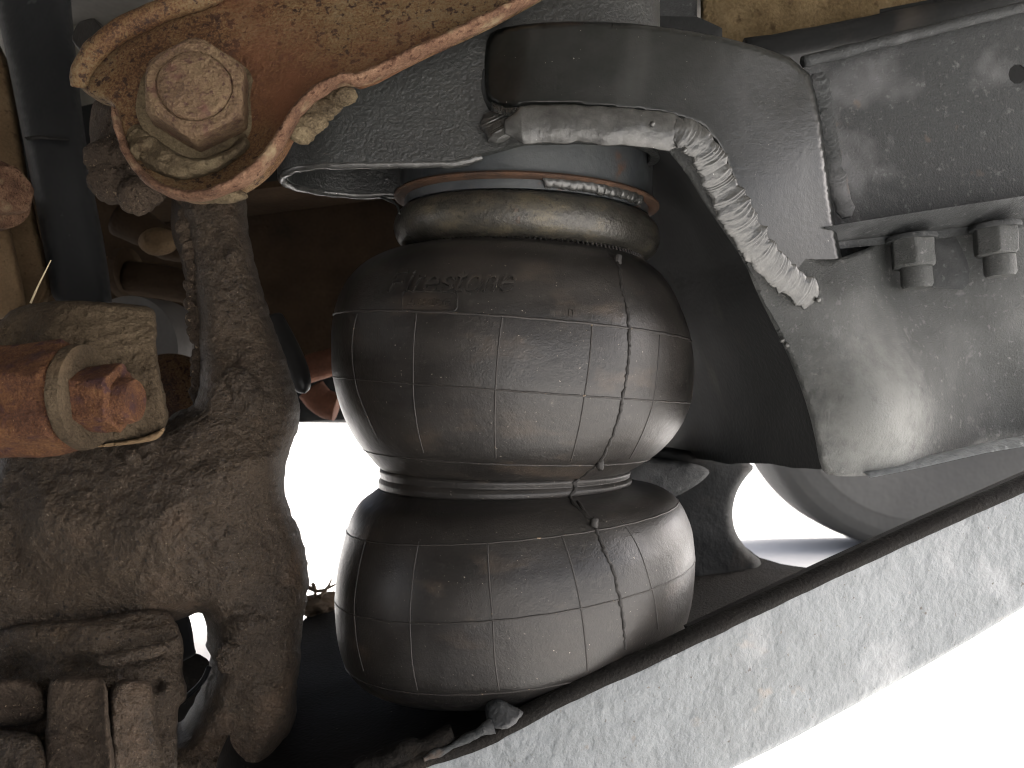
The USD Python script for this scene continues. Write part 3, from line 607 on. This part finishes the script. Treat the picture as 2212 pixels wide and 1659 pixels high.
# ================================================================== above: crossmembers
cm = thing('rusty_crossmember', 'rough yellow-brown crossmember along the top edge at the right', 'crossmember')
obj('beam', relief([(1512, -60), (2320, -60), (2320, 20), (1990, 80), (1700, 150), (1516, 150)], [(1512, 0, .50), (2300, 0, .52), (1600, 120, .50), (1700, -60, .48)], .05, 4, .002, 10, .004, 60, smooth=0, seed=4), 'cross_rust', cm, 50)
obj('flange', relief([(1650, 128), (1990, 58), (2320, -12), (2320, 20), (1990, 92), (1650, 160)], [(1650, 140, .47), (2320, 0, .48)], .02, 5, .001, 10, .0006, 60, smooth=0), 'wing_black', cm, 50)
cb = thing('crossmember_block', 'dark grey block behind the top of the black bracket', 'crossmember')
obj('block', relief([(1080, -80), (1506, -80), (1506, 140), (1080, 140)], [(1080, 0, .49), (1506, 0, .488), (1300, 100, .52)], .06, 4, .001, 12, .0006, 50, smooth=0), 'frame_grey', cb, 50)
obj('block_flange', relief([(1060, 50), (1200, 30), (1506, 36), (1560, 60), (1560, 120), (1060, 120)], [(1060, 60, .45), (1560, 60, .45), (1300, 110, .46)], .02, 4, .001, 12, .0006, 50, smooth=0), 'wing_black', cb, 50)

# ================================================================== the long rail behind the spring
fr = thing('frame_rail', 'brown rusty frame rail in shade behind the air spring', 'frame rail')
obj('web', relief([(-150, 380), (900, 400), (1560, 400), (1560, 790), (900, 780), (560, 770), (300, 900), (-150, 900)], [(330, 400, .66), (1560, 400, .66), (900, 770, .65)], .01, 2, .001, 16, .002, 20, smooth=0), 'rail_rust', fr, 40)
obj('upper_flange', slab(P([330, 540, 850, 1560], [470, 456, 416, 380], [.655] * 4), P([330, 540, 850, 1560], [470, 456, 416, 380], [.655] * 4) + np.array([0, -.06, .004]), .004, (20, 4)), 'rail_rust', fr, 40)
obj('inner_plate', relief([(-300, -300), (1700, -300), (1700, 430), (-300, 430)], [(330, 0, .74)], .02, 2, .001, 40, 0, smooth=0), 'wing_black', fr, 40)

ax = thing('axle_beam', 'dark axle beam crossing behind the air spring above the bright gap', 'axle')
obj('tube', tube(P(np.linspace(300, 1900, 50), np.linspace(850, 868, 50), np.full(50, .80)), .025, 28, amp=.001, freq=40), 'bump_rubber', ax, True)
obj('flange', relief([(640, 770), (1640, 770), (1640, 892), (1430, 900), (780, 904), (640, 912)], [(640, 800, .72), (1640, 800, .72), (900, 900, .72)], .02, 6, .002, 12, .001, 40, smooth=0), 'wing_black', ax, 40)

bs = thing('bump_stop', 'black rubber bump stop poking out right of the rusty knuckle', 'bump stop')
kk = np.linspace(0, 1, 40)
obj('rubber', tube(path3([(590, 690, .50), (612, 735, .495), (634, 785, .49), (655, 838, .485), (659, 850, .485)], 40), .0078 * np.sqrt(np.clip(1 - kk ** 5, 0, 1)) * (.75 + .25 * kk) + .0002, 24), 'bump_rubber', bs, True)
rp = thing('red_pipe', 'red-brown rusty bracket between the knuckle and the air spring', 'pipe')
obj('bar', tube(path3([(640, 808, .60), (690, 788, .60), (760, 772, .60)], 24), .0095, 16, amp=.0005), 'red_rust', rp, True)
obj('elbow', tube(path3([(672, 840, .585), (688, 862, .585), (706, 874, .585), (728, 880, .585)], 24), [.0095] * 24, 16, amp=.0006), 'red_rust', rp, True)

# beam and dark parts to the right of the lower bellow
rb = thing('rear_beam', 'dark speckled beam behind the right side of the lower bellow', 'beam')
obj('beam', relief([(1310, 950), (1380, 955), (1440, 965), (1530, 982), (1640, 1000), (1606, 1036), (1588, 1070), (1581, 1110), (1588, 1150), (1612, 1186), (1660, 1222), (1560, 1330), (1380, 1330)], [(1400, 1000, .53), (1530, 1000, .53), (1600, 1100, .54), (1500, 1300, .54)], .05, 16, .008, 8, .0015, 60, seed=8), 'wing_black', rb, 50)
obj('boss', relief([(1320, 985), (1440, 990), (1540, 1010), (1520, 1040), (1440, 1085), (1380, 1085)], [(1400, 1000, .51), (1530, 1010, .52), (1420, 1070, .51)], .015, 8, .003, 7, .0015, 90, seed=18), 'frame_grey', rb, 50)

# ================================================================== the lower arm
arm = thing('lower_arm', 'wide grey painted lower arm with blistered paint crossing the bottom right', 'suspension arm')
T0, SL = -.1295, math.tan(math.radians(6.5))
def seat(px, py):
    u, v = (px - 1106) / F, (829.5 - py) / F
    d = (T0 - .0008) / (v - SL * u); return P(px, py, d)
sq = [(560, 1705), (560, 1560), (600, 1450), (662, 1345), (672, 1322), (718, 1300), (900, 1215), (1300, 1195), (1560, 1165), (1680, 1178), (1800, 1225)]
# near edge follows the web; the seat is a sheet between far and near edges
far = np.array([seat(x, y) for x, y in [(470, 1640), (560, 1440), (668, 1326), (720, 1299), (1000, 1255), (1300, 1190), (1520, 1150), (1590, 1165), (1640, 1204), (1700, 1221), (1785, 1233)]])
web_top = [(420, 1850, .336), (560, 1796, .337), (700, 1736, .338), (800, 1696, .340), (906, 1650, .342), (975, 1628, .3435), (1043, 1607, .345), (1133, 1556, .348), (1210, 1515, .351), (1296, 1474, .355), (1416, 1423, .360), (1500, 1381, .364), (1580, 1343, .368), (1800, 1238, .379), (2000, 1146, .389), (2212, 1052, .400), (2330, 1000, .406)]
web_top = [(x, y, d - .012 * float(np.clip((2000 - x) / 500, 0, 1))) for x, y, d in web_top]
wt = np.array(web_top); WT = P(*wt.T)
near = WT[:12] + np.array([0, .006, -.004]); near = np.vstack([near, P([1580, 1800], [1343, 1238], [.368, .382]) + [0, 0, -.004]])
nearS = near.copy(); nearS[:, 2] = np.minimum(near[:, 2], ZC + T0 + SL * near[:, 0] - .0)
obj('seat_plate', slab(nearS, far, .004, (60, 30), off=(0, 0, -1), amp=.0008, freq=60), 'seat_black', arm, 40, label='black gritty seat plate under the air spring')
low = [(420, 2100), (700, 2000), (906, 1960), (1133, 1880), (1296, 1790), (1416, 1738), (1580, 1661), (1700, 1603), (1800, 1548), (1900, 1494), (2060, 1404), (2212, 1312), (2330, 1240)]
webp = [(x, y) for x, y, _ in web_top] + low[::-1]
wd = [(x, y, d) for x, y, d in web_top] + [(420, 2100, .322), (700, 2000, .323), (1133, 1880, .334), (1580, 1661, .359), (1900, 1494, .385), (2212, 1312, .402), (2330, 1240, .408)]
obj('web', relief(webp, wd, .006, 10, .002, 7, .0009, 55, smooth=1, seed=11), 'grey_paint', arm, 40, label='light grey front web with blistered paint')
# rolled upper edge
obj('upper_edge', tube(path3([(x, y - 9, d + .0035) for x, y, d in web_top], 120, 1), .0038, 12, flat=1.2, amp=.0003), 'seat_black', arm, True, label='dark rolled upper edge of the web')
obj('top_flange', slab(WT[11:] + [0, .004, .0], WT[11:] + np.array([0, .014, -.002]), .004, (24, 5)), 'seat_black', arm, 40)
obj('seat_weld', tube(path3([(915, 1640, .330), (950, 1624, .331), (1000, 1600, .332), (1040, 1580, .333), (1066, 1570, .334)], 60), np.linspace(.0012, .0026, 60), 12, amp=.0016, freq=190, seed=3), 'frame_grey', arm, True)
obj('stop_lug', relief([(1047, 1520), (1064, 1506), (1086, 1509), (1104, 1524), (1136, 1533), (1128, 1553), (1100, 1578), (1058, 1578), (1050, 1552)], [(1047, 1520, .341), (1090, 1540, .335), (1136, 1540, .334), (1080, 1578, .331)], .012, 12, .005, 3.5, .0016, 120, amp2=.0008, f2=350, edge=4, seed=61), 'frame_grey', arm, 60, label='small ragged lug on the arm in front of the lower bellow')
obj('seat_bead', tube(path3([(770, 1668, .333), (840, 1640, .334), (920, 1612, .335), (980, 1588, .337)], 40), .0046, 14, amp=.0030, freq=120, seed=6), 'seat_black', arm, True)

# ================================================================== rusty bracket and its bolt, upper left
c1 = crop(0, 0, .33706)
rbk = thing('rusty_bracket', 'rust-mottled steel bracket with a rolled rim at the upper left', 'bracket')
outl = c1([(1480, -150), (1100, 40), (880, 120), (640, 240), (560, 340), (500, 450), (488, 500), (510, 560), (580, 620), (700, 650), (735, 720), (752, 820), (780, 920), (850, 1060), (960, 1170), (1080, 1240), (1180, 1275), (1250, 1282), (1360, 1265), (1470, 1235), (1560, 1195), (1640, 1140), (1700, 1085), (1760, 1015), (1810, 940), (1850, 860), (1920, 760), (2000, 660), (2100, 570), (2212, 500)]) + [(779, 180), (893, 119), (1042, 52), (1143, -2), (1300, -90)]
rctrl = [(172, 170, .336), (250, 90, .339), (430, 10, .342), (260, 300, .328), (330, 390, .322), (430, 420, .320), (560, 370, .322), (640, 260, .325), (780, 170, .328), (1140, 0, .342), (433, 223, .3335), (600, 120, .3355), (850, 20, .342), (330, 250, .333), (430, 340, .3325), (540, 290, .3325), (300, 130, .3345)]
obj('plate', relief(outl, rctrl, .0085, 16, .0035, 6, .0010, 45, smooth=1, ex=(0, 1, 0), seed=1), 'bracket_rust', rbk, 50)
# rolled flange along the upper left
fl = [(172, 186, .333), (170, 160, .331), (200, 112, .329), (235, 80, .329), (300, 42, .331), (371, 16, .334), (440, -6, .338), (520, -40, .342)]
obj('rolled_flange', tube(path3(fl, 60), np.r_[np.linspace(.003, .0042, 12), np.full(36, .0042), np.linspace(.0042, .003, 12)], 14, amp=.0008, freq=110), 'bracket_rust', rbk, True)
# thick lower right rim
rimp = c1([(735, 700), (765, 860), (820, 1000), (900, 1110), (1000, 1195), (1120, 1245), (1250, 1262), (1380, 1235), (1500, 1185), (1610, 1120), (1700, 1030), (1780, 930), (1830, 840), (1880, 740), (1960, 650), (2060, 570), (2200, 500)]) + [(776, 178), (890, 118), (1040, 51), (1141, -3), (1250, -66)]
rimd = np.interp(np.arange(len(rimp)), [0, 3, 7, 12, 16, 21], [.327, .322, .318, .320, .325, .338])
rr = np.r_[np.linspace(.0010, .0017, 30), np.full(130, .0019)]
obj('rim', tube(path3([(x, y, d) for (x, y), d in zip(rimp, rimd)], 160), rr, 14, flat=2.6, amp=.0006, freq=230, seed=4), 'rim_rust', rbk, True, label='pink-brown flaking rim along the lower edge')
bolt = obj('bolt', hexhead(P(438, 226, .3325), (.16, -1, .10), .0335, .0165, .16, dish=.0014, roll=.50, rough=.0006, seed=3), 'bolt_rust', rbk, 35, label='large rusty hexagon bolt with a round raised face')
obj('bolt_washer', lathe([(1e-5, 0), (.0225, 0), (.0225, .0022), (.0215, .0030), (1e-5, .0030)], P(434, 232, .3335), (.16, -1, .10), 48, .001, 120), 'mud_tan', bolt, 40)
obj('mud_fill', relief([(262, 285), (292, 262), (326, 282), (372, 326), (430, 350), (500, 318), (530, 292), (540, 318), (500, 356), (440, 384), (385, 390), (335, 374), (292, 340)], [(270, 290, .3275), (330, 300, .3240), (330, 360, .3195), (430, 360, .3190), (440, 384, .3215), (530, 300, .3235), (290, 340, .3235)], .010, 14, .006, 3.6, .0026, 85, ex=(0, 1, 0), amp2=.0014, f2=260, edge=5, seed=51), 'mud_tan', rbk, 60, label='cracked dry mud packed around the lower side of the bolt')
for (x, y, d, rx, rz, sd) in [(318, 322, .3235, .007, .006, 5), (352, 352, .3215, .008, .005, 7)]:
    obj('mud_clump', blob(P(x, y, d + .004), (rx * .8, .005, rz * .8), .4, 150, 4, sd), 'mud_tan', rbk, True)
for (x, y, d, rx, rz, sd) in [(668, 262, .326, .007, .0045, 11), (700, 236, .327, .0075, .004, 12), (735, 208, .329, .006, .0035, 13), (650, 285, .325, .005, .004, 14), (455, 425, .322, .007, .002, 15), (490, 422, .322, .007, .0028, 16)]:
    obj('mud_clump', blob(P(x, y, d + .002), (rx, .0045, rz), .45, 160, 4, sd), 'mud_tan', rbk, True)

# dark nut peeping out behind the flange
obj('far_nut', hexhead(P(212, 92, .40), (-.2, -1, .1), .014, .008, roll=.2), 'rubber_dark', smooth=35, label='small black nut peeping out above the rolled flange of the rusty bracket', cat='nut')
# mud-caked rod end below the bracket
re = thing('rod_end', 'mud-caked rod end hanging behind the rusty bracket', 'rod end')
obj('body', relief([(200, 215), (250, 190), (330, 260), (352, 390), (352, 425), (330, 450), (295, 458), (262, 440), (232, 445), (212, 420), (196, 340), (190, 270)], [(200, 230, .40), (340, 430, .375), (220, 430, .39), (330, 300, .38)], .04, 40, .022, 4.5, .006, 70, amp2=.0012, f2=260, edge=7, seed=13), 'mud_dark', re, 60)
for k, (x, y, r) in enumerate([(300, 420, .010), (250, 395, .011), (320, 360, .009), (230, 340, .010), (270, 330, .012)]):
    obj('mud_clump', blob(P(x, y, .378), (r, .008, r * .8), .4, 110, 4, k + 20), 'mud_dark', re, True)

# ================================================================== far left: strut, strip, plate
st = thing('strut', 'dark blue-grey strut standing at the upper left', 'strut')
obj('bar', relief([(-30, -80), (148, -80), (158, 60), (172, 200), (196, 380), (232, 560), (246, 690), (120, 690), (85, 480), (55, 330), (20, 150)], [(0, 0, .50), (150, 0, .505), (246, 690, .46), (120, 690, .455)], .03, 40, .012, 10, .0006, 30, smooth=1), 'strut_grey', st, 50)
obj('collar', relief([(52, 296), (74, 292), (90, 292), (150, 300), (150, 304), (86, 300), (60, 304)], [(60, 300, .478)], .004, 2, .0005, 5, smooth=0), 'rubber_dark', st, 50)
obj('light_plate', relief([(140, -90), (560, -90), (520, 100), (300, 200), (174, 230), (150, 60)], [(140, 0, .58)], .004, 2, .0005, 16, .0006, 20, smooth=0), 'light_plate', smooth=40, label='pale beige sheet metal behind the rolled flange at the top left', cat='panel')
ls = thing('left_beam', 'brown rusty beam along the left edge behind the strut', 'beam')
obj('beam', relief([(-60, 60), (10, 90), (40, 260), (70, 440), (130, 690), (-60, 690)], [(-60, 60, .52), (10, 90, .53), (130, 690, .47), (-60, 690, .46)], .03, 14, .006, 9, .001, 50, smooth=1), 'brown_strip', ls, 50)
obj('rib', relief([(-40, 430), (10, 440), (48, 600), (62, 690), (-40, 690)], [(-40, 430, .455), (62, 690, .44), (0, 690, .44)], .02, 14, .006, 8, .0008, 50), 'brown_strip', ls, 50)
lb = thing('left_bolt', 'pink-brown rusted bolt head cut off by the left edge of the photo', 'bolt')
obj('head', hexhead(P(-4, 418, .42), (.85, -.5, .1), .021, .011, rough=.0004, roll=.2), 'rim_rust', lb, 40)
obj('collar', lathe([(1e-5, -.012), (.0165, -.012), (.0165, 0), (.015, .001), (1e-5, .001)], P(-4, 418, .42), (.85, -.5, .1), 40, .0006, 100), 'rim_rust', lb, 40)
obj('grass_straw', tube(path3([(66, 655, .355), (82, 618, .356), (97, 588, .357), (110, 562, .358)], 20, 1), np.linspace(.0005, .00025, 20), 6), 'straw', smooth=True, label='thin dry grass straw sticking up by the left edge', cat='straw')

# dim parts between strut and knuckle
dk = thing('brake_pipe_union', 'pale brass union in the dark left of the knuckle', 'pipe union')
obj('nut', hexhead(P(238, 590, .60), (1, -.2, 0), .022, .012, roll=.1), 'brown_strip', dk, 40)
obj('collar', lathe([(1e-5, 0), (.017, 0), (.017, .006), (1e-5, .006)], P(262, 590, .60), (1, -.2, 0), 32), 'rail_rust', dk, 40)
obj('pipe', tube(path3([(275, 600, .60), (330, 606, .60), (400, 618, .60), (460, 630, .6)], 24), .0115, 16, amp=.0004), 'rail_rust', dk, True)
dk2 = thing('rusty_lever', 'curved rusty lever in the dark under the mud-caked rod end', 'lever')
obj('arm', tube(path3([(260, 470, .56), (320, 500, .56), (360, 530, .56), (420, 535, .56)], 24), np.linspace(.012, .009, 24), 14, amp=.001), 'rail_rust', dk2, True)
obj('end', blob(P(345, 522, .55), (.012, .01, .008), .2, 60, 3, 3), 'brown_strip', dk2, True)
hb = thing('hub_cup', 'rounded cup, grey above and orange-brown below, behind the muddy block', 'hub')
obj('cup', lathe([(1e-5, -.02), (.028, -.018), (.034, 0), (.034, .03), (1e-5, .031)], P(345, 765, .56), (-.25, -1, 0), 48), 'cup_grey', hb, 50)
obj('lower_face', blob(P(372, 840, .50), (.026, .010, .020), .05, 40, 4, 2), 'bracket_rust', hb, True)

# ================================================================== the knuckle casting
kn = thing('steering_knuckle', 'large mud-covered rusty knuckle casting filling the lower left', 'steering knuckle')
body = [(372, 380), (525, 380), (532, 430), (540, 520), (558, 600), (590, 700), (622, 790), (645, 860), (650, 900), (640, 940), (622, 985), (612, 1040), (620, 1090), (650, 1150), (664, 1205), (667, 1280), (652, 1350), (650, 1420), (640, 1500), (640, 1560), (604, 1620), (560, 1720), (-60, 1720), (-60, 910), (210, 915), (345, 918), (385, 885), (420, 880), (430, 800), (425, 740), (412, 620), (402, 520), (372, 450)]
kctrl = [(372, 400, .392), (520, 400, .392), (450, 600, .383), (500, 800, .372), (620, 860, .378), (640, 1000, .378), (560, 1000, .360), (300, 1000, .356), (0, 1000, .360), (300, 1150, .346), (620, 1200, .37), (500, 1200, .355), (560, 1400, .362), (560, 1650, .366), (300, 1400, .362), (0, 1300, .352), (0, 1700, .36)]
hole = [(318, 1356), (404, 1334), (425, 1322), (444, 1326), (455, 1352), (458, 1392), (454, 1416), (470, 1440), (452, 1480), (440, 1520), (420, 1560), (396, 1600), (330, 1580), (318, 1450)]
kb = [(540, 850, 26, 40, .004), (520, 840, 14, 24, .003), (510, 790, 10, 40, -.002), (555, 1350, 26, 26, .0035), (520, 1345, 20, 30, .004), (500, 1430, 20, 24, .005), (320, 1170, 46, 46, .0015), (320, 1170, 20, 20, -.002), (480, 640, 50, 90, .002), (500, 1180, 90, 60, .002), (140, 1130, 60, 80, .003), (80, 1250, 40, 60, -.003)]
obj('casting', relief(body, kctrl, .035, 46, .026, 4.2, .0035, 55, amp2=.0009, f2=300, bumps=kb + [(560, 1000, 60, 30, .0025), (430, 1000, 50, 30, -.0025), (250, 1230, 90, 16, .002), (90, 1090, 30, 60, .003), (30, 1180, 26, 60, -.004)], holes=[hole], edge=4, efreq=.06, seed=21, oct=5), 'casting_mud', kn, 60)
lumps = []
for k in range(90):
    t = k / 89; x = np.interp(t, [0, .35, .7, 1], [392, 412, 428, 424]) + rng.normal(4, 6); y = 430 + t * 450 + rng.normal(0, 4)
    r = .0016 + .0016 * rng.random()
    lumps.append(blob(P(x, y, .398 - t * .012), (r, r, r * 1.1), .35, 300, 2, k))
tag(obj('mud_grains', trimesh.util.concatenate(lumps), 'mud_dark', kn, True, label='crusty grains of dried mud along the left side of the column'), kind='stuff')
for k, (x, y, d, r) in enumerate([(520, 832, .366, .0085), (545, 868, .366, .006), (525, 1345, .358, .008), (500, 1425, .358, .007), (505, 560, .382, .004), (238, 1170, .35, .005), (290, 990, .352, .004)]):
    obj('mud_clump', blob(P(x, y, d + .003), (r * .8, .0045, r), .4, 150, 4, k + 40), 'casting_mud', kn, True)

# lower-left joint housing
jt = thing('ball_joint', 'mud-covered round joint housing at the bottom left corner', 'joint')
obj('boss', relief([(20, 1345), (140, 1342), (260, 1328), (330, 1310), (372, 1322), (392, 1370), (398, 1420), (392, 1460), (404, 1490), (402, 1512), (380, 1530), (384, 1600), (380, 1720), (-60, 1720), (-60, 1400)], [(0, 1350, .350), (300, 1320, .350), (390, 1400, .352), (200, 1400, .338), (380, 1520, .348), (300, 1560, .336), (380, 1700, .340), (0, 1700, .330), (100, 1500, .338)], .03, 18, .005, 4.2, .0032, 80, amp2=.0009, f2=320, bumps=[(320, 1412, 70, 14, -.003), (300, 1365, 100, 20, .003), (340, 1480, 18, 18, -.005), (60, 1430, 60, 30, -.006), (160, 1425, 60, 16, -.004), (360, 1490, 30, 30, .003), (300, 1450, 70, 20, .002)], edge=4, seed=31), 'casting_mud', jt, 60)
obj('rim', tube(path3([(215, 1428, .336), (260, 1424, .336), (310, 1413, .337), (350, 1400, .341), (385, 1384, .347)], 40), .0024, 12, amp=.0012, freq=140, seed=3), 'casting_mud', jt, True)
obj('nut', relief([(104, 1474), (122, 1458), (216, 1462), (231, 1474), (236, 1560), (248, 1640), (256, 1740), (84, 1740), (98, 1600)], [(110, 1465, .322), (228, 1465, .316), (170, 1500, .316), (250, 1700, .306), (90, 1700, .312)], .03, 12, .005, 4.2, .0022, 100, amp2=.0008, f2=330, bumps=[(228, 1540, 10, 90, .002), (236, 1660, 10, 70, .002), (190, 1580, 26, 90, -.0015)], smooth=1, edge=3, seed=44), 'mud_dark', jt, 55, label='big squarish muddy nut under the joint')
obj('lower_lug', relief([(236, 1468), (314, 1466), (330, 1480), (336, 1560), (360, 1660), (360, 1720), (240, 1720), (236, 1560)], [(236, 1470, .318), (330, 1480, .324), (350, 1700, .322), (250, 1700, .312)], .02, 14, .005, 6, .0018, 110, amp2=.0007, f2=330, seed=33), 'casting_mud', jt, 60)
obj('left_lug', relief([(-60, 1580), (60, 1576), (96, 1600), (110, 1720), (-60, 1720)], [(-60, 1580, .318), (96, 1600, .314), (0, 1700, .308)], .02, 22, .005, 4.5, .0022, 110, amp2=.0008, f2=330, seed=35), 'casting_mud', jt, 60)
obj('upper_lug', relief([(-60, 1470), (40, 1462), (100, 1480), (104, 1570), (-60, 1570)], [(-60, 1480, .322), (100, 1480, .326), (0, 1560, .326)], .02, 22, .005, 4.5, .0024, 110, amp2=.0008, f2=330, seed=36), 'mud_dark', jt, 60)
# dark bits inside the knuckle's hole
dh = thing('hose_bracket', 'dark bracket edge seen through the slot in the knuckle', 'bracket')
obj('plate', relief([(370, 1310), (402, 1318), (414, 1345), (420, 1400), (426, 1412), (405, 1424), (372, 1440)], [(370, 1310, .42)], .004, 3, .0008, 5), 'strut_grey', dh, 40)
obj('cover', relief([(360, 1408), (470, 1414), (470, 1600), (360, 1620)], [(360, 1410, .46)], .004, 3, .0008, 8), 'seat_black', dh, 40)
obj('cable', tube(path3([(384, 1520, .40), (410, 1500, .40), (440, 1470, .40), (452, 1440, .40)], 20), .0012, 8), 'strut_grey', dh, True)

# ================================================================== clamp block with its bolt and nuts
c6 = crop(0, 542.2, .33706)
ck = thing('clamp_block', 'square mud-caked block with a rusty bolt through it at the left edge', 'block')
obj('block', relief(c6([(40, 400), (120, 350), (420, 310), (700, 330), (940, 350), (990, 380), (1008, 440), (1000, 560), (1015, 720), (1040, 860), (1072, 940), (1060, 980), (1085, 1040), (1070, 1110), (1040, 1180), (980, 1205), (620, 1250), (300, 1300), (-200, 1300), (-200, 700)]),
    [(30, 660, .345), (330, 665, .352), (335, 750, .340), (360, 900, .340), (200, 750, .332), (100, 700, .334), (350, 940, .345), (200, 950, .338)], .03, 14, .006, 4.2, .0022, 90, bumps=[(150, 768, 16, 14, -.004), (290, 855, 26, 26, -.004), (200, 900, 50, 20, -.003), (290, 700, 60, 20, .001), (120, 720, 60, 20, .0015)], smooth=1, edge=3, seed=41, amp2=.0008, f2=340), 'block_mud', ck, 55)
obj('large_nut', hexhead(P(-12, 868, .318), (1, -.10, .06), .0355, .0305, .06, roll=.62, rough=.0022, seed=7), 'nut_rust', ck, 40, label='big orange rusty nut')
obj('washer', lathe([(1e-5, 0), (.0185, 0), (.0190, .001), (.0185, .0045), (1e-5, .0045)], P(166, 858, .315), (1, -.10, .06), 40, .0010, 130), 'block_mud', ck, 50)
obj('small_nut', hexhead(P(190, 862, .314), (1, -.08, .03), .0215, .0125, .06, roll=.55, rough=.0018, seed=8), 'nut_rust', ck, 40)
obj('stud_end', lathe([(1e-5, 0), (.0082, 0), (.0082, .0042), (.0074, .006), (1e-5, .006)], P(258, 866, .313), (1, -.08, .03), 30, .0006, 200), 'nut_rust', ck, 50)
obj('lower_lip', relief([(205, 962), (300, 948), (345, 930), (358, 920), (352, 940), (330, 955), (210, 968)], [(205, 962, .338), (355, 930, .34), (300, 960, .34)], .012, 4, .001, 5, .0006, 120), 'brown_strip', ck, 50)

# ================================================================== the far wheel
wh = thing('far_wheel', 'grey tyre on the far side of the vehicle seen above the arm', 'wheel')
WC = (0.835, 1.93, .335)
ty = [(.10, -.085), (.15, -.10), (.20, -.112), (.23, -.116), (.262, -.120), (.268, -.1175), (.290, -.117), (.296, -.1145), (.312, -.108), (.325, -.094), (.333, -.075), (.335, 0), (.333, .075), (.325, .094), (.312, .108), (.262, .120), (.10, .10)]
obj('tyre', lathe(ty, WC, (0, 1, 0), 96), 'tyre_rubber', wh, 25)
obj('rim', lathe([(1e-5, -.03), (.06, -.03), (.09, -.06), (.099, -.086), (.106, -.084), (.106, .09), (1e-5, .03)], WC, (0, 1, 0), 64), 'wheel_steel', wh, 30)

NC = (-0.53, -0.06, .335)
obj('tyre', lathe(ty, NC, (0, 1, 0), 64), 'tyre_rubber', nw, 25)
obj('rim', lathe([(1e-5, -.03), (.06, -.03), (.09, -.06), (.099, -.086), (.106, -.084), (.106, .09), (1e-5, .03)], NC, (0, 1, 0), 48), 'wheel_steel', nw, 30)
# ================================================================== small loose things
for k, pts in enumerate([[(665, 1268, .56), (690, 1280, .56), (725, 1262, .57)], [(668, 1300, .55), (700, 1283, .56), (722, 1278, .57)], [(676, 1262, .55), (682, 1275, .555), (680, 1292, .55)], [(662, 1290, .55), (690, 1300, .555), (712, 1296, .56)], [(690, 1290, .55), (708, 1270, .56), (716, 1252, .57)]]):
    obj('dry_twig', tube(path3(pts, 16, 1), np.linspace(.0014, .0006, 16), 6, amp=.0003, freq=300), 'twig', smooth=True, label=['uppermost twig, lying flat, of those between the knuckle and the lower bellow', 'middle twig slanting up to the right between the knuckle and the lower bellow', 'short upright twig nearest the knuckle beside the lower bellow', 'lowest twig, lying flat, between the knuckle and the lower bellow', 'steep twig touching the lower bellow itself'][k], cat='twig', group='twigs beside the lower bellow')
obj('leaf_litter', blob(P(690, 1305, .56), (.014, .014, .006), .5, 120, 4, 5), 'twig', smooth=True, label='small heap of dark leaf litter on the arm beside the lower bellow', cat='debris')
obj('loose_wire', tube(path3([(786, 412, .44), (812, 420, .425), (838, 432, .41), (858, 440, .40), (864, 462, .395)], 40), .0007, 8), 'weld_paint', smooth=True, label='short bare wire between the skirt of the bracket and the steel ring', cat='wire')
